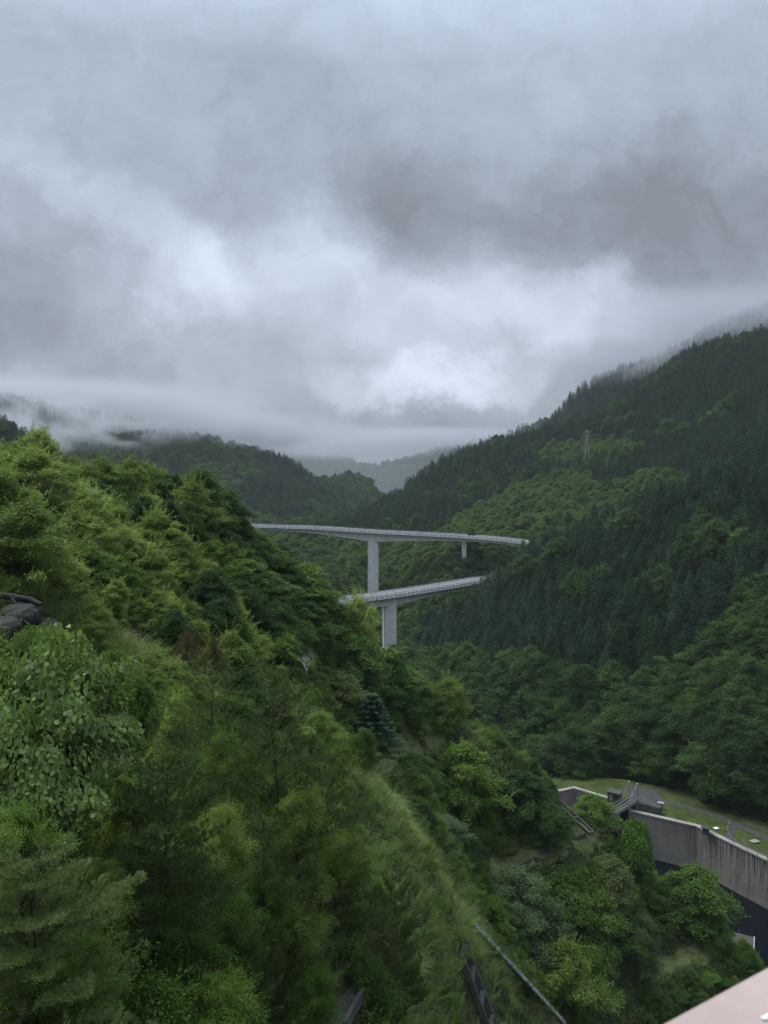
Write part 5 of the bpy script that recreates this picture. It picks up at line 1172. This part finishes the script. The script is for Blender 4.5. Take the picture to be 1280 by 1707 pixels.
def rock(px, py, Y, s, seed, lab, name='boulder', mat='rock', up=.2):
    q = on(px, py, Y, up); r = np.random.default_rng(seed); import bmesh
    bm = bmesh.new(); bmesh.ops.create_icosphere(bm, subdivisions=4, radius=1); dirs = [r.normal(size=3) for _ in range(9)]
    for v_ in bm.verts:
        p = np.array(v_.co); n_ = 0
        for k in range(1, 9): n_ += float(np.sin(p @ dirs[k] * k * .9 + k)) / k * .20
        v_.co = Vector(np.sign(p) * np.abs(p) ** .8 * (1 + n_)); v_.co.x *= s[0]; v_.co.y *= s[1]; v_.co.z *= s[2]
    me = bpy.data.meshes.new(name); bm.to_mesh(me); bm.free(); me.materials.append(M[mat]); o = link(name, me); o.location = q; o.rotation_euler = (0, 0, float(r.random() * 6)); tag(o, lab, 'rock'); return o
rock(35, 1035, 33, (1.5, 1.1, .6), 1, 'large dark rock with a pale patch at the left edge', up=.35); rock(80, 1062, 32, (1.0, .9, .6), 2, 'dark rock just above the kudzu', up=.25); rock(-10, 1060, 31, (1.3, 1.0, .6), 3, 'dark rock cut by the left edge of the picture', up=.3)
q = on(-5, 1012, 33, .8); r_ = root('fallen_log', q, 'thick dark log lying over the rocks at the left edge', 'log'); b = MB(); b.tube([(-2, 0, -.1), (.4, .1, -.2), (1.8, .3, -.45), (2.6, .2, -.75)], [.24, .22, .19, .15], 10); b.build('log_trunk', M['rock'], r_, smooth=True)
b = MB(); b.tube([(.8, .1, -.2), (1.3, -.3, -.7), (1.5, -.5, -1.1)], [.12, .09, .05], 7); b.build('branch_stub', M['rock'], r_)
# ------------------------------------------------------------------ air and low cloud
b = MB(); zlo, zhi = -96.5, 330.0; b.box((0, 1350, (zlo + zhi) / 2), (3400, 2900, zhi - zlo))
haze = stuff(b.build('haze', None)) if False else None
me = bpy.data.meshes.new('haze'); me.from_pydata(b.v, [], b.f); me.update(); haze = stuff(link('haze', me))
hm = bpy.data.materials.new('haze'); hm.use_nodes = True; t = NT(hm.node_tree); pv = t.n('ShaderNodeVolumePrincipled', i_Density=.00009, i_Anisotropy=.2)
pv.inputs['Color'].default_value = (.86, .93, 1.0, 1); o_ = t.n('ShaderNodeOutputMaterial'); t.l(pv.outputs[0], o_.inputs['Volume']); me.materials.append(hm)
def fog_mat(dens, scale, thr, seed):
    m = bpy.data.materials.new('fog'); m.use_nodes = True; t = NT(m.node_tree); tc_ = t.n('ShaderNodeTexCoord')
    ln = t.n('ShaderNodeVectorMath', operation='LENGTH'); t.l(tc_.outputs['Object'], ln.inputs[0])
    nz = t.noise(None, scale, 5, .6, .6); mp = t.n('ShaderNodeMapping'); t.l(pos(t), mp.inputs['Vector']); mp.inputs['Location'].default_value = (seed * 37, seed * 11, 0); mp.inputs['Scale'].default_value = (.01, .01, .016); t.l(mp.outputs[0], nz.inputs['Vector'])
    f = t.maprange(ln.outputs['Value'], .25, 1.0, 1, 0, True); n2 = t.maprange(nz.outputs[0], thr, thr + .2, 0, 1, True)
    pv = t.n('ShaderNodeVolumePrincipled', i_Anisotropy=.35); pv.inputs['Color'].default_value = (.74, .77, .82, 1); t.l(t.math('MULTIPLY', t.math('MULTIPLY', f, n2), dens), pv.inputs['Density'])
    o_ = t.n('ShaderNodeOutputMaterial'); t.l(pv.outputs[0], o_.inputs['Volume']); m.cycles.volume_step_rate = 1.0 if hasattr(m, 'cycles') and hasattr(m.cycles, 'volume_step_rate') else 1
    return m
import bmesh
def fog(px, py, Y, sx, sy, sz, dens=.02, scale=1.0, thr=.42, seed=0):
    bm = bmesh.new(); bmesh.ops.create_icosphere(bm, subdivisions=3, radius=1); me = bpy.data.meshes.new('fog'); bm.to_mesh(me); bm.free(); me.materials.append(fog_mat(dens, scale, thr, seed))
    o = stuff(link('fog', me)); o.location = P(px, py, Y); o.scale = (sx, sy, sz); return o
FOGS = [(20, 700, 700, 150, 100, 30, .030, 2.0, .43, 1), (140, 716, 800, 160, 90, 28, .030, 2.2, .44, 2), (330, 728, 960, 230, 120, 30, .030, 1.8, .38, 3), (-20, 676, 930, 420, 150, 42, .030, 1.8, .32, 4),
        (330, 716, 990, 300, 130, 30, .026, 1.8, .36, 5), (600, 740, 1850, 520, 220, 50, .012, 1.0, .18, 6), (740, 728, 1700, 260, 180, 30, .012, 1.1, .30, 7), (1070, 605, 940, 200, 120, 40, .015, 1.6, .34, 8),
        (1240, 535, 920, 260, 150, 52, .012, 1.4, .26, 9), (1235, 625, 590, 50, 40, 14, .02, 2.6, .50, 10), (90, 735, 620, 60, 50, 14, .03, 3.0, .46, 11), (600, 800, 1500, 420, 330, 150, .0010, 1.0, .05, 12)]
if FOG_ON:
    for f_ in FOGS: fog(*f_)
